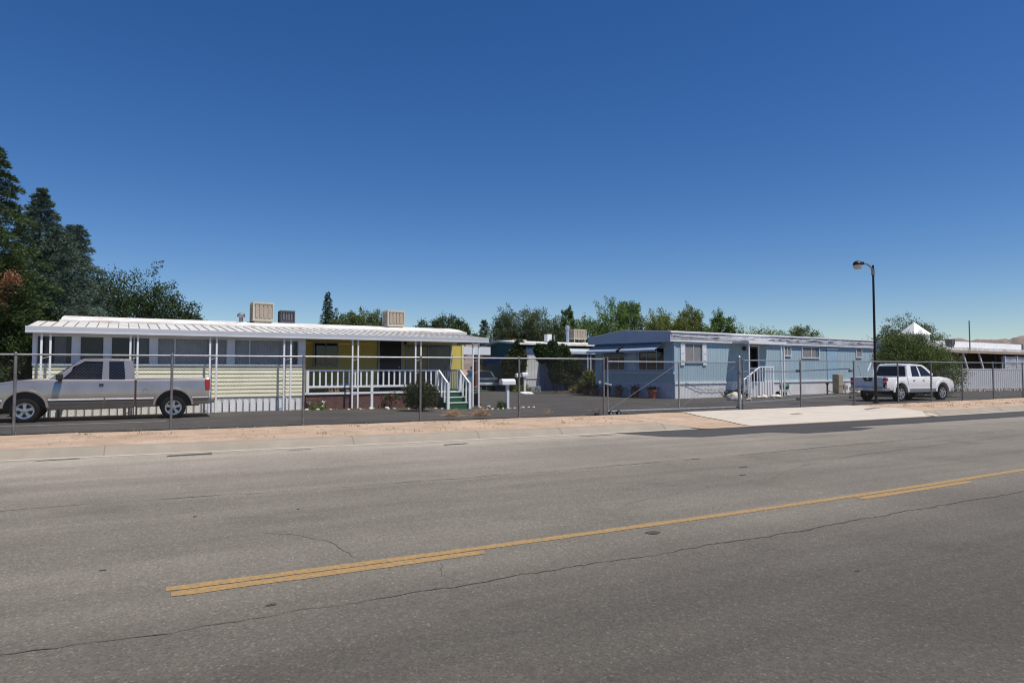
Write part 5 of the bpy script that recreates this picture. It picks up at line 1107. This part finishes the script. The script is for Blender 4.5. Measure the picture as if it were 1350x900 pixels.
# ------------------------------------------------------------------ carport home behind the yellow porch, with a sedan
x, y = at(646, 44.6); K = thing('carport', 'white roofed carport with brown posts behind the yellow porch', 'carport', (x, y, 0), 6)
bx('fascia', white, K, -9, 0, -.06, 0, 2.47, 3.0); bx('roof', roof_w, K, -9, 0, .0, 6, 2.84, 2.98)
for s in (-.95, -4.5, -8): bx('post', M('brown_post', (.16, .07, .05), .7), K, s-.11, s+.11, .1, .3, 0, 2.84)
bx('back_wall', M('shade_brown_wall', (.05, .045, .04), .8), K, -9, 0, 5.8, 5.95, 0, 2.84)  # brown taken near black: shade under the carport put into the colour
o = MB().box(-.5, .5, -.4, .4, 0, .62).box(-.54, .54, -.44, .44, .55, .66).build('roof_box', M('tan_board'), None); o.location = (*at(620, 47.5), 2.98); tag(o, 'tan box unit on the white carport roof', 'roof box')
def sedan(label, loc, rz, col):
    t = thing('sedan_car', label, 'car', loc, rz); P = paint('sedan_paint', col, .5, (.2, .18, .16), .2)
    ins = [(.3, .08), (.45, .02), (.62, 0), (.8, .02), (.92, .06)]
    out = [(-.95, .38), (-.38, .30)]+arc(0, .32, .36, 12, 176, 4)+[(.40, .24), (2.25, .24)]+arc(2.65, .32, .36, 12, 176, 4)+[(3.05, .30), (3.5, .36), (3.58, .55), (3.5, .74), (3.2, .84), (2.2, .93), (-.35, .95), (-.85, .93), (-.98, .84), (-1.02, .6)]
    solid(out, -.88, .88, [p[0] for p in ins], [], side_fn(.88, ins), 'body', P, t)
    gh = [(-.28, .92), (2.2, .92), (1.45, 1.36), (1.2, 1.40), (.4, 1.40), (.15, 1.36)]; hs = [[(.0, .97), (.86, .97), (.86, 1.31), (.28, 1.31)], [(.94, .97), (1.85, .97), (1.38, 1.30), (.94, 1.31)]]
    gy = lambda z: .80-(z-.92)/.48*.2
    for sd in (-1, 1):
        MB().panel(gh, hs, lambda u, v, k, sd=sd: (u, sd*(gy(v)-.04*k), v)).build('cab_side', P, t, smooth=30)
        for h in hs: MB().panel(h, [], lambda u, v, k, sd=sd: (u, sd*(gy(v)-.015-.004*k), v)).build('side_window', G_dark, t)
        MB().box(-1.03, -.90, min(sd*.56, sd*.86), max(sd*.56, sd*.86), .70, .82).build('tail_light', red_lens, t, bevel=.02)
        for x_ in (0, 2.65): wheel(t, x_, sd*.76, sd, .31, .2, 5)
    MB().hexa([(.15, -.61, 1.33), (1.45, -.61, 1.33), (1.45, .61, 1.33), (.15, .61, 1.33)], [(.4, -.6, 1.41), (1.2, -.6, 1.41), (1.2, .6, 1.41), (.4, .6, 1.41)]).build('roof', P, t, bevel=.02)
    MB().hexa([(-.27, -.74, .93), (-.25, -.74, .93), (-.25, .74, .93), (-.27, .74, .93)], [(.15, -.58, 1.35), (.17, -.58, 1.35), (.17, .58, 1.35), (.15, .58, 1.35)]).build('rear_window', G_dark, t)
    MB().hexa([(2.19, -.74, .93), (2.21, -.74, .93), (2.21, .74, .93), (2.19, .74, .93)], [(1.43, -.58, 1.35), (1.45, -.58, 1.35), (1.45, .58, 1.35), (1.43, .58, 1.35)]).build('windscreen', G_dark, t)
    MB().box(-1.09, -.95, -.84, .84, .40, .60).build('rear_bumper', M('bumper_grey', (.4, .41, .43), .4), t, bevel=.04); MB().box(-1.097, -1.088, -.16, .16, .45, .56).build('licence_plate', M('plate'), t)
    MB().box(-1.035, -1.02, -.5, .5, .7, .84).build('trunk_panel', M('trunk_band', (.05, .06, .07), .3), t)
x, y = at(637, 47.2); sedan('blue grey sedan with red tail lights parked by the carport', (x, y, 0), 80, (.06, .10, .125))

# ------------------------------------------------------------------ right: panel fence, brown house, lamp, tower roof
pan = M('pale_metal_panel', (.62, .61, .61), .55, .1, amt=.05, ns=1)
x0, y0 = 46.6, 26.9; t = thing('panel_fence', 'tall pale corrugated panel fence along the far yard', 'fence', (x0, y0, 0), -7)
wallpts(corrug(0, 30, .2, .03), .17, 1.52, .03).build('panels', pan, t); bx('cap_rail', white, t, 0, 30, -.03, .05, 1.52, 1.56)
m = MB(); rs = random.Random(4)
for i in range(300):
    s = i*.1; r = rs.uniform(.06, .13); c = Vector((s, -.12+rs.uniform(-.08, .08), .06+rs.uniform(0, .05)))
    m.hexa([c+Vector((a*r*rs.uniform(.7, 1.1), b*r*rs.uniform(.7, 1.1), -r*.6)) for a, b in ((-1, -1), (1, -1), (1, 1), (-1, 1))], [c+Vector((a*r*.6*rs.uniform(.7, 1.1), b*r*.6, r*.7)) for a, b in ((-1, -1), (1, -1), (1, 1), (-1, 1))])
o = m.build('rubble_strip', M('rubble', (.34, .30, .26), .9, amt=.4, ns=5), None); o.location = (x0, y0, 0); o.rotation_euler = (0, 0, R(-7)); tag(o, 'strip of broken stone rubble at the foot of the panel fence', 'rubble', kind='stuff')
x, y = at(1240, 50); Hs = thing('brown_house', 'low brown house with long white roof and slanted porch posts', 'house', (x, y, 0), 6)
bx('wall', M('brown_wall', (.20, .12, .06), .8, amt=.15), Hs, -1.2, 26, 3.0, 3.2, 0, 3.1)
m = MB(); m.hexa([(-1.5, -.2, 3.0), (30, -.2, 3.0), (30, 3.9, 3.25), (-1.5, 3.9, 3.25)], [(-1.5, -.2, 3.2), (30, -.2, 3.2), (30, 3.9, 3.46), (-1.5, 3.9, 3.46)]); m.build('porch_roof', roof_w, Hs)
bx('fascia', M('tan_fascia', (.36, .29, .22), .7), Hs, -1.5, 30, -.24, -.19, 2.78, 2.998)
bx('upper_roof', M('pale_metal_roof', (.72, .72, .74), .45), Hs, 7.6, 25.9, 3.95, 9, 3.2, 4.02)
bx('dark_end', M('dark_end', (.05, .05, .055)), Hs, 25.92, 26.4, 3.95, 9, 3.2, 4.08)
for i, s in enumerate((1.38, 3.61, 6.35)): MB().bar((s-.05, -.02, 2.86), (s+.86, -.12, .9), .11, .11).build('slanted_post', white, Hs)
for s0, s1 in ((-1.2, 2.9), (3.4, 5.9), (6.9, 10.2)): MB().box(s0, s1, 2.96, 2.99, 1.2, 2.5).build('window', G_dark, Hs)
bx('dark_post', dark_in, Hs, 9.8, 10.1, .2, .4, 0, 2.9); bx('partition', M('brown_wall'), Hs, 5.6, 6.0, 1, 3, 0, 2.7)
m = MB(); s0, s1 = 10.85, 24
k = int((s1-s0)/.22)
for i in range(k): m.bar((s0+i*.22, -.1, .6), (s0+i*.22+.5, -.1, 2.6), .05, .02, (0, 1, 0)); m.bar((s0+i*.22+.5, -.08, .6), (s0+i*.22, -.08, 2.6), .05, .02, (0, 1, 0))
for s in np.arange(s0, s1, 2.4): m.box(s, s+.1, -.16, -.02, .5, 2.68)
m.build('lattice', white, Hs); bx('lattice_backing', M('dull_backing', (.38, .40, .40), .8), Hs, s0, s1, .1, .13, .5, 2.6)
m = MB(); m.tube([(0, 0, -.2), (0, 0, 2.1)], .045, 8); o = m.build('pole', steel_dark, None, smooth=40); x, y = at(1279.5, 52); o.location = (x, y, 3.2); o.name = 'mast'; tag(o, 'thin dark mast standing on the brown house roof', 'mast')
c = cooler('small grey roof unit on the brown house', (*at(1253.5, 58), 3.62), .55, .55, .5, M('dark_cooler'), M('dark_cooler_grille'), 6)
# tower with pyramid roof
x, y = at(1206.5, 58); t = thing('tower', 'white pyramid roof rising behind the juniper bush', 'tower', (x, y, 0), -13)
bx('tower_wall', white, t, -.8, .8, -.8, .8, 0, hz(441, 58)); za, zb = hz(441, 58), hz(424.5, 58); q = .92
m = MB(); m.add([(-q, -q, za), (q, -q, za), (q, q, za), (-q, q, za), (0, 0, zb)], [(0, 1, 4), (1, 2, 4), (2, 3, 4), (3, 0, 4), (3, 2, 1, 0)]); m.build('pyramid_roof', white_clean, t)
# street lamp
lx, ly = at(1154, 28.1); t = thing('street_lamp', 'tall dark street lamp with curved arm beside the white pickup', 'street lamp', (lx, ly, .08)); ht = hz(349, 28.1)-.08
dk = M('dark_bronze', (.022, .02, .019), .45, .4, amt=.2)
MB().tube([(0, 0, -.1), (0, 0, ht)], .058, 14, .042).build('pole', dk, t, smooth=40); MB().lathe([(.15, 0), (.15, .03), (.10, .05), (.09, .16), (.085, .16)], (0, 0, -.02), n=16).build('base_plate', dk, t)
dx, dy = -cos(R(27)), sin(R(27))*.2
al = M('arm_metal', (.30, .30, .31), .4, .7)
MB().tube([(0, 0, ht-.30), (dx*.12, dy*.12, ht-.10), (dx*.36, dy*.36, ht+.03), (dx*.7, dy*.7, ht+.04)], .035, 10).build('arm', al, t, smooth=60)
hd = Vector((dx*.98, dy*.98, ht+.04)); m = MB(); m.lathe([(.0, .10), (.10, .08), (.17, .02), (.19, -.05), (.19, -.09)], tuple(hd), n=18); m.tube([(dx*.62, dy*.62, ht+.05), (dx*.95, dy*.95, ht+.07)], .06, 10); lh = m.build('lamp_head', dk, t, smooth=50)
MB().lathe([(.175, -.09), (.17, -.2), (.14, -.24), (0, -.25)], tuple(hd), n=18).build('lens', M('lamp_lens', (.6, .55, .46), .3), lh, smooth=50)
MB().tube([(0, 0, ht-.42), (0, 0, ht-.2)], .075, 12).build('arm_collar', al, t)

# bits on the verge: pebbles as ground litter
n = 1700; P = np.zeros((n, 3)); P[:, 0] = RNG.uniform(-6, 34, n); u = RNG.random(n)
m = MB(); rs = random.Random(12)
for i in range(n):
    x = P[i, 0]
    if 12.5 < x < 24: continue
    y = ky(x)+.8+(fy(x)-ky(x)-.9)*u[i]; r = rs.choice((.006, .008, .01, .012, .016, .024)); z = vz(x, (y-ky(x)-.48)/(fy(x)+.12-ky(x)-.48))
    m.hexa([(x-r, y-r, z-.01), (x+r, y-r*.8, z-.01), (x+r*.8, y+r, z-.01), (x-r, y+r*.7, z-.01)], [(x-r*.5, y-r*.5, z+r*.8), (x+r*.5, y-r*.5, z+r*.9), (x+r*.4, y+r*.5, z+r*.8), (x-r*.5, y+r*.4, z+r*.7)])
tag(m.build('pebbles', M('pebble', (.36, .27, .2), .9, amt=.5, ns=2), None), 'small loose pebbles strewn over the dirt verge', 'pebbles', kind='stuff')
